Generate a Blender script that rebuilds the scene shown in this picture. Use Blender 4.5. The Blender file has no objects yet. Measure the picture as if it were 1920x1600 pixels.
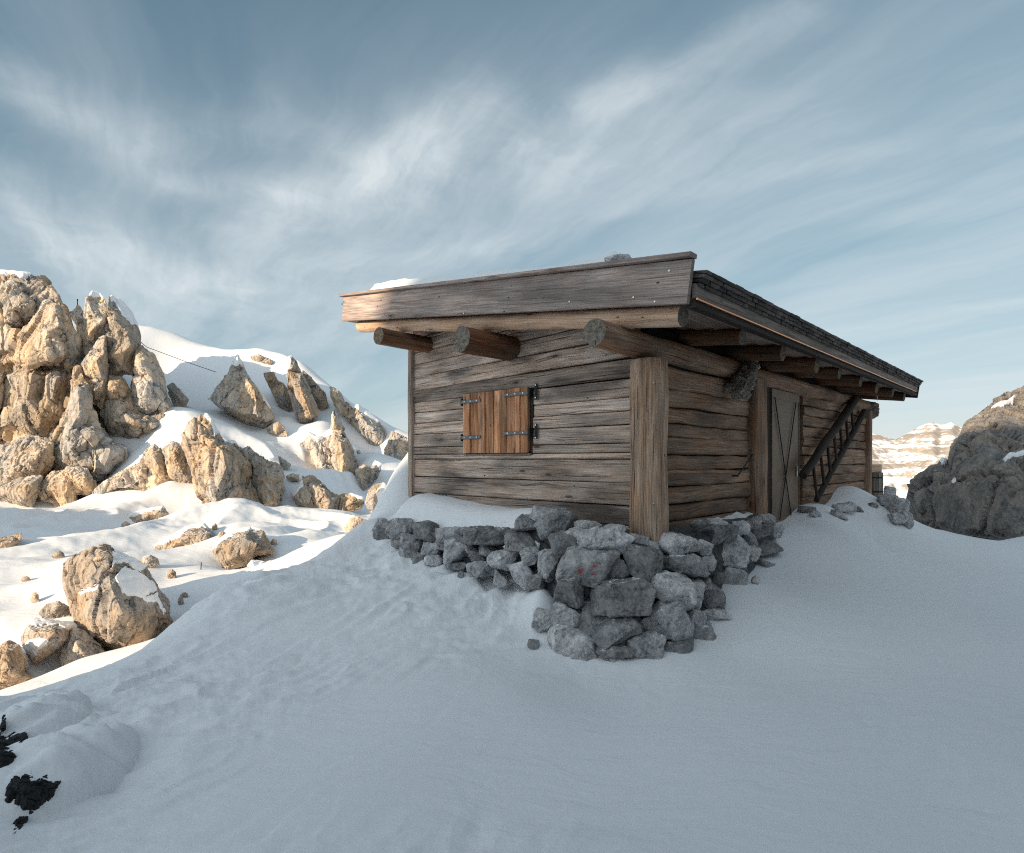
import bpy, bmesh, math, random
import numpy as np
from mathutils import Vector, Matrix
from mathutils.geometry import delaunay_2d_cdt

scene = bpy.context.scene
COL = scene.collection
R = math.radians
CAMZ = 1.7            # eye height above the snow in the foreground
F = 1083.0            # focal length in photo pixels (photo 1920 wide)
U0, V0 = 960.0, 861.0 # principal column and horizon row

# ------------------------------------------------------------------ camera
cam = bpy.data.cameras.new("camera")
cam.sensor_width = 36
cam.lens = 36 * F / 1920
cam.shift_y = (V0 - 800) / 1920
cam.clip_start = 0.05
cam.clip_end = 20000
camo = bpy.data.objects.new("camera", cam)
COL.objects.link(camo)
camo.location = (0, 0, CAMZ)
camo.rotation_euler = (R(90), 0, 0)
scene.camera = camo

# ------------------------------------------------------------------ light
SUN_EL = R(16)
SUN_H = Vector((-0.7200, -0.6940, 0))
SUN_DIR = Vector((SUN_H.x * math.cos(SUN_EL), SUN_H.y * math.cos(SUN_EL), math.sin(SUN_EL)))
sun = bpy.data.lights.new("sun", 'SUN')
sun.energy = 5.0
sun.angle = R(0.5)
sun.color = (1.0, 0.78, 0.54)
suno = bpy.data.objects.new("sun", sun)
COL.objects.link(suno)
suno.rotation_euler = (-SUN_DIR).to_track_quat('-Z', 'Y').to_euler()
suno.location = (-60, -40, 60)

scene.view_settings.view_transform = 'Standard'
scene.view_settings.look = 'None'
scene.view_settings.exposure = 0.58
scene.view_settings.gamma = 1
scene.cycles.use_denoising = False
scene.cycles.pixel_filter_type = 'BLACKMAN_HARRIS'
scene.cycles.filter_width = 1.15
scene.cycles.max_bounces = 5
scene.cycles.diffuse_bounces = 3

# ------------------------------------------------------------------ node helpers
def N(nt, t, props=None, **ins):
    n = nt.nodes.new(t)
    for k, v in (props or {}).items():
        setattr(n, k, v)
    for k, v in ins.items():
        key = int(k[1:]) if k[0] == 'i' and k[1:].isdigit() else k.replace('_', ' ')
        s = n.inputs[key]
        if hasattr(v, 'is_output'):
            nt.links.new(v, s)
        else:
            s.default_value = v
    return n

def M_(nt, op, a, b=0.0, clamp=False):
    n = N(nt, 'ShaderNodeMath', {'operation': op, 'use_clamp': clamp}, i0=a, i1=b)
    return n.outputs[0]

def ramp(nt, fac, stops, interp='LINEAR'):
    n = nt.nodes.new('ShaderNodeValToRGB')
    cr = n.color_ramp
    cr.interpolation = interp
    while len(cr.elements) < len(stops):
        cr.elements.new(0.5)
    for e, (p, c) in zip(cr.elements, stops):
        e.position = p
        if not isinstance(c, (tuple, list)):
            c = (c, c, c)
        e.color = (c[0], c[1], c[2], 1)
    nt.links.new(fac, n.inputs[0])
    return n.outputs[0]

def mixc(nt, fac, a, b, mode='MIX'):
    n = nt.nodes.new('ShaderNodeMix')
    n.data_type = 'RGBA'
    n.blend_type = mode
    for s, v in ((n.inputs[0], fac), (n.inputs[6], a), (n.inputs[7], b)):
        if hasattr(v, 'is_output'):
            nt.links.new(v, s)
        elif isinstance(v, (int, float)):
            s.default_value = v
        else:
            s.default_value = (v[0], v[1], v[2], 1)
    return n.outputs[2]

def noise(nt, vec, scale, detail=5, rough=0.55, dist=0.0):
    return N(nt, 'ShaderNodeTexNoise', None, Vector=vec, Scale=scale, Detail=detail, Roughness=rough, Distortion=dist).outputs[0]

def mapping(nt, vec, scale=(1, 1, 1), rot=(0, 0, 0), loc=(0, 0, 0)):
    return N(nt, 'ShaderNodeMapping', None, Vector=vec, Scale=scale, Rotation=rot, Location=loc).outputs[0]

# ------------------------------------------------------------------ sky with thin high cloud
world = bpy.data.worlds.new("World")
scene.world = world
world.use_nodes = True
wn = world.node_tree
sky = wn.nodes.new('ShaderNodeTexSky')
sky.sky_type = 'NISHITA'
sky.sun_disc = False
sky.sun_elevation = SUN_EL
sky.sun_rotation = math.atan2(SUN_H.x, SUN_H.y)
sky.altitude = 2800
sky.air_density = 1.0
sky.dust_density = 0.25
sky.ozone_density = 1.6
tc = wn.nodes.new('ShaderNodeTexCoord')
sep = N(wn, 'ShaderNodeSeparateXYZ', None, Vector=tc.outputs['Generated'])
zz = M_(wn, 'MAXIMUM', sep.outputs[2], 0.0)
den = M_(wn, 'ADD', zz, 0.10)
px_ = M_(wn, 'DIVIDE', sep.outputs[0], den)
py_ = M_(wn, 'DIVIDE', sep.outputs[1], den)
pl = N(wn, 'ShaderNodeCombineXYZ', None, X=px_, Y=py_, Z=0.0).outputs[0]
# streaks run along (-0.57, 0.82): rotate so that they lie along x
wa = N(wn, 'ShaderNodeTexNoise', None, Vector=pl, Scale=1.1, Detail=3.0)
wb = N(wn, 'ShaderNodeTexNoise', None, Vector=pl, Scale=5.0, Detail=5.0, Roughness=0.6)
c5 = (-0.5, -0.5, 0.0)
wa_ = N(wn, 'ShaderNodeVectorMath', {'operation': 'ADD'}, i0=wa.outputs[1], i1=c5).outputs[0]
wb_ = N(wn, 'ShaderNodeVectorMath', {'operation': 'ADD'}, i0=wb.outputs[1], i1=c5).outputs[0]
warp = N(wn, 'ShaderNodeVectorMath', {'operation': 'MULTIPLY_ADD'}, i0=wa_, i1=(0.34, 0.34, 0), i2=pl).outputs[0]
warp = N(wn, 'ShaderNodeVectorMath', {'operation': 'MULTIPLY_ADD'}, i0=wb_, i1=(0.10, 0.10, 0), i2=warp).outputs[0]
st = mapping(wn, warp, rot=(0, 0, R(-122)))
fib = noise(wn, mapping(wn, st, scale=(0.9, 5.5, 1), loc=(1.1, 4.2, 0)), 1.0, 8, 0.66, 0.4)
fib2 = noise(wn, mapping(wn, st, scale=(0.28, 1.3, 1), loc=(5.1, 2.2, 0)), 1.0, 6, 0.58, 0.3)
puff = noise(wn, mapping(wn, warp, loc=(3.3, 8.2, 0)), 4.2, 8, 0.66, 0.5)
def sky_plane(u, v):
    d = Vector(((u - U0) / F, 1.0, (V0 - v) / F)).normalized()
    return Vector((d.x / (d.z + 0.10), d.y / (d.z + 0.10), 0))
# single clouds of the high layer: (from, to, half width, density)
CLOUDS = [((470, 440), (800, 315), 48, .62), ((690, 300), (900, 205), 62, .55), ((800, 300), (1060, 330), 70, .30),
          ((1140, 205), (1520, 10), 34, .50), ((985, 300), (1180, 190), 45, .28),
          ((120, 225), (330, 345), 62, .46), ((320, 350), (520, 370), 40, .42), ((300, 260), (570, 235), 80, .34), ((540, 360), (660, 330), 40, .40),
          ((-60, 340), (150, 470), 70, .66), ((120, 480), (420, 560), 75, .46), ((-60, 110), (30, 190), 60, .55),
          ((650, 440), (1300, 250), 110, .34), ((900, 460), (1900, 230), 26, .24), ((1100, 300), (1900, 330), 120, .22),
          ((1540, 625), (1960, 550), 15, .40), ((1690, 420), (1960, 365), 28, .34), ((300, 620), (620, 560), 60, .42), ((560, 650), (760, 610), 40, .35), ((420, 520), (900, 470), 50, .34), ((1500, 560), (1960, 470), 40, .16)]
cov = None
for A_, B_, w_, k_ in CLOUDS:
    a_, b_ = sky_plane(*A_), sky_plane(*B_); ab = b_ - a_
    m_ = ((A_[0] + B_[0]) / 2, (A_[1] + B_[1]) / 2)
    wd = 0.95 * (sky_plane(m_[0] - w_ * .5, m_[1] - w_ * .85) - sky_plane(m_[0] + w_ * .5, m_[1] + w_ * .85)).length / 2
    rel = N(wn, 'ShaderNodeVectorMath', {'operation': 'SUBTRACT'}, i0=warp, i1=tuple(a_)).outputs[0]
    dt = N(wn, 'ShaderNodeVectorMath', {'operation': 'DOT_PRODUCT'}, i0=rel, i1=tuple(ab / ab.length_squared)).outputs['Value']
    t_ = M_(wn, 'ADD', dt, 0.0, True)
    pr = N(wn, 'ShaderNodeVectorMath', {'operation': 'SCALE'}, i0=tuple(ab), Scale=t_).outputs[0]
    dd = N(wn, 'ShaderNodeVectorMath', {'operation': 'DISTANCE'}, i0=rel, i1=pr).outputs['Value']
    g_ = M_(wn, 'MULTIPLY', M_(wn, 'EXPONENT', M_(wn, 'MULTIPLY', M_(wn, 'POWER', M_(wn, 'DIVIDE', dd, wd), 2.0), -1.0)), k_ * 0.50)
    cov = g_ if cov is None else M_(wn, 'ADD', cov, g_)
tex = M_(wn, 'ADD', M_(wn, 'MULTIPLY', M_(wn, 'SUBTRACT', fib, 0.5), 1.5), M_(wn, 'MULTIPLY', M_(wn, 'SUBTRACT', puff, 0.5), 1.3))
cov = M_(wn, 'MULTIPLY', cov, M_(wn, 'MAXIMUM', M_(wn, 'ADD', 0.86, tex), 0.12))
veil = M_(wn, 'MULTIPLY', ramp(wn, fib2, [(0.36, 0.0), (0.72, 1.0)]), ramp(wn, sep.outputs[2], [(0.0, 0.62), (0.28, 0.55), (0.48, 0.32), (0.64, 0.12)]))
veil = M_(wn, 'MULTIPLY', veil, M_(wn, 'ADD', 0.9, M_(wn, 'MULTIPLY', M_(wn, 'SUBTRACT', fib, 0.5), 1.1)))
# away from the view the same thin cloud covers the sky evenly
back = ramp(wn, sep.outputs[1], [(0.0, 0.45), (0.35, 0.0)])
cov = M_(wn, 'ADD', M_(wn, 'ADD', cov, veil), M_(wn, 'MULTIPLY', back, M_(wn, 'ADD', fib2, 0.3)))
cl = M_(wn, 'MINIMUM', cov, 0.92)
HZ = 0.13
cloud_col = wn.nodes.new('ShaderNodeRGB')
cloud_col.outputs[0].default_value = (4.5, 4.9, 5.1, 1)
# the blue of the day, slightly greyed by thin high haze
hs = N(wn, 'ShaderNodeHueSaturation', None, Hue=0.474, Saturation=0.94, Value=1.24, Color=sky.outputs[0])
# thin cloud on the sun's side glows (forward scattering)
sd = N(wn, 'ShaderNodeVectorMath', {'operation': 'DOT_PRODUCT'}, i0=tc.outputs['Generated'], i1=tuple(SUN_DIR)).outputs['Value']
glow = M_(wn, 'ADD', 1.0, M_(wn, 'MULTIPLY', M_(wn, 'POWER', M_(wn, 'MAXIMUM', sd, 0.0), 2.0), 2.2))
ccol = N(wn, 'ShaderNodeVectorMath', {'operation': 'SCALE'}, i0=cloud_col.outputs[0], Scale=glow).outputs[0]
# keep the air near the horizon from burning out: thin, dry winter air
den2 = N(wn, 'ShaderNodeVectorMath', {'operation': 'MULTIPLY_ADD'}, i0=hs.outputs[0], i1=(HZ, HZ, HZ), i2=(1, 1, 1)).outputs[0]
clear = N(wn, 'ShaderNodeVectorMath', {'operation': 'DIVIDE'}, i0=hs.outputs[0], i1=den2).outputs[0]
skyc = mixc(wn, cl, clear, ccol)
bg = wn.nodes['Background']
wn.links.new(skyc, bg.inputs[0])
bg.inputs[1].default_value = 0.11

# ------------------------------------------------------------------ tagging
def tag(o, label=None, cat=None, group=None, kind=None):
    if label: o['label'] = label
    if cat: o['category'] = cat
    if group: o['group'] = group
    if kind: o['kind'] = kind
    return o

def empty(name, loc=(0, 0, 0), rz=0.0, parent=None):
    o = bpy.data.objects.new(name, None)
    o.empty_display_size = 0.2
    COL.objects.link(o)
    o.location = loc
    o.rotation_euler = (0, 0, rz)
    if parent: o.parent = parent
    return o

def P(u, v, Y):
    """point of the place at depth Y along the sight line of photo pixel (u, v)"""
    return np.array([(u - U0) / F * Y, Y, CAMZ + (V0 - v) / F * Y])

# ------------------------------------------------------------------ noise (numpy)
_rng = np.random.RandomState(7)
_G = _rng.normal(size=(1024, 3)); _G /= np.linalg.norm(_G, axis=1)[:, None]
_PM = _rng.permutation(1024)
def perlin(p):
    p = np.asarray(p, dtype=np.float64)
    i = np.floor(p).astype(np.int64); f = p - i
    w = f * f * f * (f * (f * 6 - 15) + 10)
    out = np.zeros(len(p))
    for dx in (0, 1):
        hx = _PM[(i[:, 0] + dx) & 1023]
        wx = w[:, 0] if dx else 1 - w[:, 0]
        for dy in (0, 1):
            hy = _PM[(hx + i[:, 1] + dy) & 1023]
            wy = wx * (w[:, 1] if dy else 1 - w[:, 1])
            for dz in (0, 1):
                h = _PM[(hy + i[:, 2] + dz) & 1023]
                g = _G[h]
                d = g[:, 0] * (f[:, 0] - dx) + g[:, 1] * (f[:, 1] - dy) + g[:, 2] * (f[:, 2] - dz)
                out += d * wy * (w[:, 2] if dz else 1 - w[:, 2])
    return out * 1.5
def fbm(p, o=4, g=0.5, l=2.03):
    s = np.zeros(len(p)); a = 1.0; p = np.array(p, dtype=float)
    for k in range(o):
        s += a * perlin(p + 17.3 * k); a *= g; p = p * l
    return s
def billow(p, o=4, g=0.5, l=2.07):
    s = np.zeros(len(p)); a = 1.0; p = np.array(p, dtype=float)
    for k in range(o):
        s += a * (np.abs(perlin(p + 9.1 * k)) * 2 - 0.55); a *= g; p = p * l
    return s
def cells(p, seed=0):
    """F2-F1 of a jittered lattice: blocky facets with creases between"""
    p = np.asarray(p, dtype=float); i = np.floor(p).astype(np.int64)
    d1 = np.full(len(p), 9.0); d2 = np.full(len(p), 9.0); idv = np.zeros(len(p)); hv = np.zeros(len(p), int); fac = np.zeros(len(p))
    for dx in (-1, 0, 1):
        for dy in (-1, 0, 1):
            for dz in (-1, 0, 1):
                c = i + np.array([dx, dy, dz])
                h = _PM[(_PM[(_PM[(c[:, 0] + seed) & 1023] + c[:, 1]) & 1023] + c[:, 2]) & 1023]
                q = c + 0.5 + 0.45 * _G[h]
                d = np.linalg.norm(p - q, axis=1)
                n1 = d < d1; hv = np.where(n1, h, hv); fac = np.where(n1, ((p - q) * _G[(h + 77) & 1023]).sum(1), fac)
                d2 = np.where(n1, d1, np.minimum(d2, d)); idv = np.where(n1, h / 1023.0, idv); d1 = np.where(n1, d, d1)
    return d1, d2 - d1, idv, hv, fac

# ------------------------------------------------------------------ mesh helpers
def mesh_np(name, V, faces, mats, parent=None, smooth=True, loc=None):
    """one mesh object from numpy arrays (faces of one size)"""
    V = np.asarray(V, dtype=np.float64)
    if loc is None: loc = (0, 0, 0)
    me = bpy.data.meshes.new(name)
    faces = np.asarray(faces, dtype=np.int32)
    n, k = faces.shape
    me.vertices.add(len(V)); me.vertices.foreach_set('co', (V - np.array(loc)).astype(np.float32).ravel())
    me.loops.add(n * k); me.loops.foreach_set('vertex_index', faces.ravel())
    me.polygons.add(n); me.polygons.foreach_set('loop_start', np.arange(0, n * k, k, dtype=np.int32))
    me.polygons.foreach_set('use_smooth', np.full(n, smooth))
    me.update(calc_edges=True); me.validate()
    for m in (mats if isinstance(mats, (list, tuple)) else [mats]): me.materials.append(m)
    o = bpy.data.objects.new(name, me); COL.objects.link(o)
    o.location = loc
    if parent: o.parent = parent
    return o

def subdivide(V, T, L, it=9):
    """split every triangle edge longer than L until none is left"""
    V = np.asarray(V, float); T = np.asarray(T, int)
    for _ in range(it):
        E = np.sort(np.concatenate([T[:, [0, 1]], T[:, [1, 2]], T[:, [2, 0]]]), axis=1)
        U, inv = np.unique(E, axis=0, return_inverse=True); inv = inv.ravel()
        ln = np.linalg.norm(V[U[:, 0]] - V[U[:, 1]], axis=1)
        mk = ln > L
        if not mk.any(): break
        mid = np.full(len(U), -1); mid[mk] = len(V) + np.arange(mk.sum())
        V = np.concatenate([V, (V[U[mk, 0]] + V[U[mk, 1]]) / 2])
        n = len(T); m = np.stack([mid[inv[:n]], mid[inv[n:2 * n]], mid[inv[2 * n:]]], axis=1)
        cnt = (m >= 0).sum(1)
        out = [T[cnt == 0]]
        t = T[cnt == 3]; q = m[cnt == 3]
        if len(t): out += [np.stack([t[:, 0], q[:, 0], q[:, 2]], 1), np.stack([q[:, 0], t[:, 1], q[:, 1]], 1), np.stack([q[:, 2], q[:, 1], t[:, 2]], 1), q]
        t = T[cnt == 1]; q = m[cnt == 1]
        if len(t):
            k = (q >= 0).argmax(1); r = np.arange(len(t))
            a, b, c = t[r, k], t[r, (k + 1) % 3], t[r, (k + 2) % 3]; mm = q[r, k]
            out += [np.stack([a, mm, c], 1), np.stack([mm, b, c], 1)]
        t = T[cnt == 2]; q = m[cnt == 2]
        if len(t):
            k = (q < 0).argmax(1); r = np.arange(len(t))      # unmarked edge a-b, marked b-c and c-a
            a, b, c = t[r, k], t[r, (k + 1) % 3], t[r, (k + 2) % 3]
            mb, mc = q[r, (k + 1) % 3], q[r, (k + 2) % 3]
            out += [np.stack([a, b, mb], 1), np.stack([a, mb, mc], 1), np.stack([mc, mb, c], 1)]
        T = np.concatenate(out)
    return V, T

def vnormals(V, T):
    fn = np.cross(V[T[:, 1]] - V[T[:, 0]], V[T[:, 2]] - V[T[:, 0]])
    n = np.zeros_like(V)
    for k in range(3):
        for c in range(3): n[:, c] += np.bincount(T[:, k], fn[:, c], len(V))
    return n / (np.linalg.norm(n, axis=1)[:, None] + 1e-12)

def relax(V, T, it=1, f=0.5):
    E = np.concatenate([T[:, [0, 1]], T[:, [1, 2]], T[:, [2, 0]]]); E = np.concatenate([E, E[:, ::-1]])
    cnt = np.bincount(E[:, 0], minlength=len(V))[:, None].clip(1)
    for _ in range(it):
        s = np.stack([np.bincount(E[:, 0], V[E[:, 1], c], len(V)) for c in range(V.shape[1])], 1)
        V = V * (1 - f) + s / cnt * f
    return V

class MB:
    """collects shapes into one mesh with metre UVs along the grain, a per-piece shade and material slots"""
    def __init__(self, seed=1):
        self.v = []; self.f = []; self.uv = []; self.var = []; self.mi = []; self.sm = []
        self.r = random.Random(seed)
    def face(self, idx, uvs, var, mi=0, sm=False):
        self.f.append(idx); self.uv.append(uvs); self.var.append(var); self.mi.append(mi); self.sm.append(sm)
    def sweep(self, path, prof, up=(0, 0, 1), var=None, jit=0.0, jl=0.6, mi=0, cap=1, sm=True, rad=None, wob=0.0, capdome=0.0):
        """profile [(x,y)] swept along path points; x to the side, y along 'up'"""
        r = self.r
        var = r.random() if var is None else var
        path = [Vector(p) for p in path]; up = Vector(up)
        n = len(prof); u = r.uniform(0, 60); v0 = r.uniform(0, 60)
        per = [0.0]
        for k in range(n):
            a, b = prof[k], prof[(k + 1) % n]; per.append(per[-1] + math.hypot(b[0] - a[0], b[1] - a[1]))
        base = len(self.v); s = 0; ss = []; off = np.array([r.uniform(0, 90), r.uniform(0, 90), r.uniform(0, 90)])
        pts = []
        for i, p in enumerate(path):
            d = (path[min(i + 1, len(path) - 1)] - path[max(i - 1, 0)]).normalized()
            side = d.cross(up).normalized(); uu = side.cross(d).normalized()
            if i: s += (p - path[i - 1]).length
            ss.append(s); k = 1.0 if rad is None else rad[i]
            for (x, y) in prof: pts.append((p + side * x * k + uu * y * k, side, uu, x, y, s))
        if jit or wob:
            q = np.array([[t[5] / jl, t[3] * 9, t[4] * 9] for t in pts]) + off
            nz = perlin(q) * jit + (perlin(q * 3.1) * jit * 0.4)
            w1 = perlin(np.array([[t[5] / 1.1, 3.3, 0] for t in pts]) + off) * wob
            w2 = perlin(np.array([[t[5] / 1.1, 9.3, 5] for t in pts]) + off) * wob
        for j, t in enumerate(pts):
            c = t[0].copy()
            if jit or wob:
                l = math.hypot(t[3], t[4]) + 1e-6
                c += (t[1] * (t[3] / l) + t[2] * (t[4] / l)) * nz[j] + t[1] * w1[j] + t[2] * w2[j]
            self.v.append(c)
        for i in range(len(path) - 1):
            for k in range(n):
                k2 = (k + 1) % n
                self.face([base + i * n + k, base + (i + 1) * n + k, base + (i + 1) * n + k2, base + i * n + k2],
                          [(u + ss[i], v0 + per[k]), (u + ss[i + 1], v0 + per[k]), (u + ss[i + 1], v0 + per[k + 1]), (u + ss[i], v0 + per[k + 1])], var, mi, sm)
        for end in (0, 1):
            o = base + (len(path) - 1) * n * end
            c = sum((self.v[o + k] for k in range(n)), Vector()) / n
            d = (path[-1] - path[-2]).normalized() if end else (path[0] - path[1]).normalized()
            ci = len(self.v); self.v.append(c + d * capdome)
            # caps get their own rim so that the side stays smooth
            rb = len(self.v)
            for k in range(n): self.v.append(self.v[o + k].copy())
            for k in range(n):
                k2 = (k + 1) % n
                idx = [ci, rb + k, rb + k2] if end == 0 else [ci, rb + k2, rb + k]
                uvm = {ci: (0, 0), rb + k: prof[k], rb + k2: prof[k2]}
                self.face(idx, [uvm[q] for q in idx], var, cap, False)
    def box(self, lo, hi, var=None, mi=0, along=None, bev=0.004):
        lo = Vector(lo); hi = Vector(hi); d = hi - lo; c = (lo + hi) / 2
        ax = along if along is not None else max(range(3), key=lambda k: d[k])
        a = c.copy(); b = c.copy(); a[ax] = lo[ax]; b[ax] = hi[ax]
        up = (0, 0, 1) if ax != 2 else (0, 1, 0)
        side = (b - a).cross(Vector(up)).normalized()
        w = abs(side.dot(d)); h = d[2] if ax != 2 else d[1]
        self.sweep([a, b], rrect(w, h, bev), up, var, mi=mi, cap=mi, sm=False)
    def log(self, p0, p1, r0, r1=None, seg=20, n=None, jit=0.008, wob=0.01, var=None, mi=0, cap=1, up=(0, 0, 1), capdome=0.0):
        r1 = r0 if r1 is None else r1
        p0 = Vector(p0); p1 = Vector(p1); L = (p1 - p0).length
        n = n or max(2, int(L / 0.12))
        path = [p0.lerp(p1, i / n) for i in range(n + 1)]
        prof = [(math.cos(2 * math.pi * k / seg) * r0, math.sin(2 * math.pi * k / seg) * r0) for k in range(seg)]
        self.sweep(path, prof, up, var, jit=jit, jl=0.5, mi=mi, cap=cap, rad=[1 + (r1 / r0 - 1) * i / n for i in range(n + 1)], wob=wob, capdome=capdome)
    def board(self, p0, p1, w, h, up=(0, 0, 1), bev=0.01, step=0.15, jit=0.004, wob=0.0, var=None, mi=0, cap=1, k=3):
        p0 = Vector(p0); p1 = Vector(p1); L = (p1 - p0).length; n = max(2, int(L / step))
        self.sweep([p0.lerp(p1, i / n) for i in range(n + 1)], rrect(w, h, bev, k, 3), up, var, jit=jit, jl=0.45, mi=mi, cap=cap, wob=wob)
    def build(self, name, mats, parent=None, loc=(0, 0, 0)):
        me = bpy.data.meshes.new(name)
        me.from_pydata([tuple(v) for v in self.v], [], self.f)
        uvl = me.uv_layers.new(name='UVMap')
        flat = [c for f in self.uv for t in f for c in t]
        uvl.data.foreach_set('uv', flat)
        at = me.attributes.new('var', 'FLOAT', 'FACE'); at.data.foreach_set('value', self.var)
        me.polygons.foreach_set('material_index', self.mi)
        me.polygons.foreach_set('use_smooth', self.sm)
        for m in (mats if isinstance(mats, (list, tuple)) else [mats]): me.materials.append(m)
        me.update()
        o = bpy.data.objects.new(name, me); COL.objects.link(o); o.location = loc
        if parent: o.parent = parent
        return o

def rrect(w, h, b=0.01, k=2, div=1):
    """rounded rectangle, k points a corner, edges split div times, counter-clockwise"""
    b = min(b, w * 0.49, h * 0.49); pts = []
    for cx, cy, a0 in ((w / 2 - b, h / 2 - b, 0), (-w / 2 + b, h / 2 - b, 90), (-w / 2 + b, -h / 2 + b, 180), (w / 2 - b, -h / 2 + b, 270)):
        for i in range(k):
            a = R(a0 + 90 * i / max(1, k - 1)); pts.append((cx + b * math.cos(a), cy + b * math.sin(a)))
    if div > 1:
        out = []
        for i, p in enumerate(pts):
            q = pts[(i + 1) % len(pts)]; out.append(p)
            if math.hypot(q[0] - p[0], q[1] - p[1]) > 0.05:
                for j in range(1, div): out.append((p[0] + (q[0] - p[0]) * j / div, p[1] + (q[1] - p[1]) * j / div))
        pts = out
    return pts
# ------------------------------------------------------------------ materials
def new_mat(name, rough=0.8):
    m = bpy.data.materials.new(name); m.use_nodes = True
    nt = m.node_tree; b = nt.nodes['Principled BSDF']
    b.inputs['Roughness'].default_value = rough
    b.inputs['Specular IOR Level'].default_value = 0.25
    return m, nt, b

def wood_mat(name, dark, mid, light, warm, warm_amt=0.5, blotch=(0.05, 0.045, 0.04), blotch_amt=0.5, crack=0.7, knots=1.0, bump=0.5, spread=0.5, grain=1.0):
    m, nt, b = new_mat(name, 0.82)
    uv = N(nt, 'ShaderNodeUVMap').outputs[0]
    var = N(nt, 'ShaderNodeAttribute', {'attribute_name': 'var'}).outputs['Fac']
    # knots bend the grain round themselves
    kn = N(nt, 'ShaderNodeTexVoronoi', {'feature': 'F1'}, Vector=mapping(nt, uv, (1.6, 5.5, 1)), Scale=1.0, Randomness=1.0)
    kd = kn.outputs['Distance']
    bend = ramp(nt, kd, [(0.0, 1.0), (0.25, 0.35), (0.5, 0.0)])
    uvw = N(nt, 'ShaderNodeVectorMath', {'operation': 'MULTIPLY_ADD'}, i0=bend, i1=(0.0, 0.030 * knots, 0), i2=uv).outputs[0]
    wv = N(nt, 'ShaderNodeTexNoise', None, Vector=mapping(nt, uv, (1.1, 2.0, 1)), Scale=1.0, Detail=2.0)
    uvw = N(nt, 'ShaderNodeVectorMath', {'operation': 'MULTIPLY_ADD'}, i0=wv.outputs[1], i1=(0.0, 0.014, 0), i2=uvw).outputs[0]
    g1 = noise(nt, mapping(nt, uvw, (2.2, 75 * grain, 1)), 1.0, 8, 0.72, 0.0)
    g2 = noise(nt, mapping(nt, uvw, (0.7, 17 * grain, 1), loc=(5, 2, 0)), 1.0, 7, 0.70, 0.0)
    g3 = noise(nt, mapping(nt, uv, (1.7, 4.2, 1), loc=(1, 7, 0)), 1.0, 5, 0.62, 0.3)
    g4 = noise(nt, mapping(nt, uv, (0.8, 2.6, 1), loc=(9, 3, 0)), 1.0, 3, 0.55, 0.2)
    gg = M_(nt, 'ADD', M_(nt, 'MULTIPLY', g1, 0.55), M_(nt, 'MULTIPLY', g2, 0.45))
    col = ramp(nt, gg, [(0.36, dark), (0.48, mid), (0.62, light)])
    wf = M_(nt, 'MULTIPLY', ramp(nt, g3, [(0.42, 0.0), (0.66, 1.0)]), warm_amt)
    col = mixc(nt, wf, col, mixc(nt, 1.0, col, warm, 'MULTIPLY'))
    bf = M_(nt, 'MULTIPLY', ramp(nt, M_(nt, 'ADD', M_(nt, 'MULTIPLY', g4, 0.6), M_(nt, 'MULTIPLY', g2, 0.4)), [(0.47, 0.0), (0.60, 1.0)]), blotch_amt)
    col = mixc(nt, bf, col, blotch)
    ck = noise(nt, mapping(nt, uvw, (0.8, 60 * grain, 1), loc=(3, 11, 0)), 1.0, 5, 0.62, 0.0)
    ckf = M_(nt, 'MULTIPLY', ramp(nt, ck, [(0.355, 1.0), (0.40, 0.0)]), crack)
    col = mixc(nt, ckf, col, (0.012, 0.010, 0.009))
    kr = N(nt, 'ShaderNodeTexWhiteNoise', {'noise_dimensions': '3D'}, Vector=kn.outputs['Color']).outputs[0]
    kf = M_(nt, 'MULTIPLY', ramp(nt, kd, [(0.05, 1.0), (0.12, 0.15), (0.16, 0.35), (0.20, 0.0)]), ramp(nt, kr, [(0.35, 0.0), (0.55, 0.85 * min(1, knots))]))
    col = mixc(nt, kf, col, (0.035, 0.02, 0.012))
    # small dark pin knots and nail holes
    pk = N(nt, 'ShaderNodeTexVoronoi', {'feature': 'F1'}, Vector=mapping(nt, uv, (5.5, 10, 1)), Scale=1.0)
    pr = N(nt, 'ShaderNodeTexWhiteNoise', {'noise_dimensions': '3D'}, Vector=pk.outputs['Color']).outputs[0]
    pf = M_(nt, 'MULTIPLY', ramp(nt, pk.outputs['Distance'], [(0.06, 1.0), (0.11, 0.0)]), ramp(nt, pr, [(0.50, 0.0), (0.6, 0.9)]))
    col = mixc(nt, pf, col, (0.02, 0.014, 0.010))
    k = M_(nt, 'ADD', M_(nt, 'MULTIPLY', var, spread), 1.0 - spread * 0.5)
    col = mixc(nt, 1.0, col, N(nt, 'ShaderNodeCombineColor', None, Red=M_(nt, 'MULTIPLY', k, 1.07), Green=M_(nt, 'MULTIPLY', k, 0.98), Blue=M_(nt, 'MULTIPLY', k, 0.95)).outputs[0], 'MULTIPLY')
    nt.links.new(col, b.inputs['Base Color'])
    hgt = M_(nt, 'SUBTRACT', M_(nt, 'ADD', M_(nt, 'MULTIPLY', g1, 0.5), M_(nt, 'MULTIPLY', g2, 0.5)), M_(nt, 'MULTIPLY', ckf, 0.6))
    bp = N(nt, 'ShaderNodeBump', None, Strength=bump, Distance=0.012, Height=hgt)
    nt.links.new(bp.outputs[0], b.inputs['Normal'])
    return m

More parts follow.
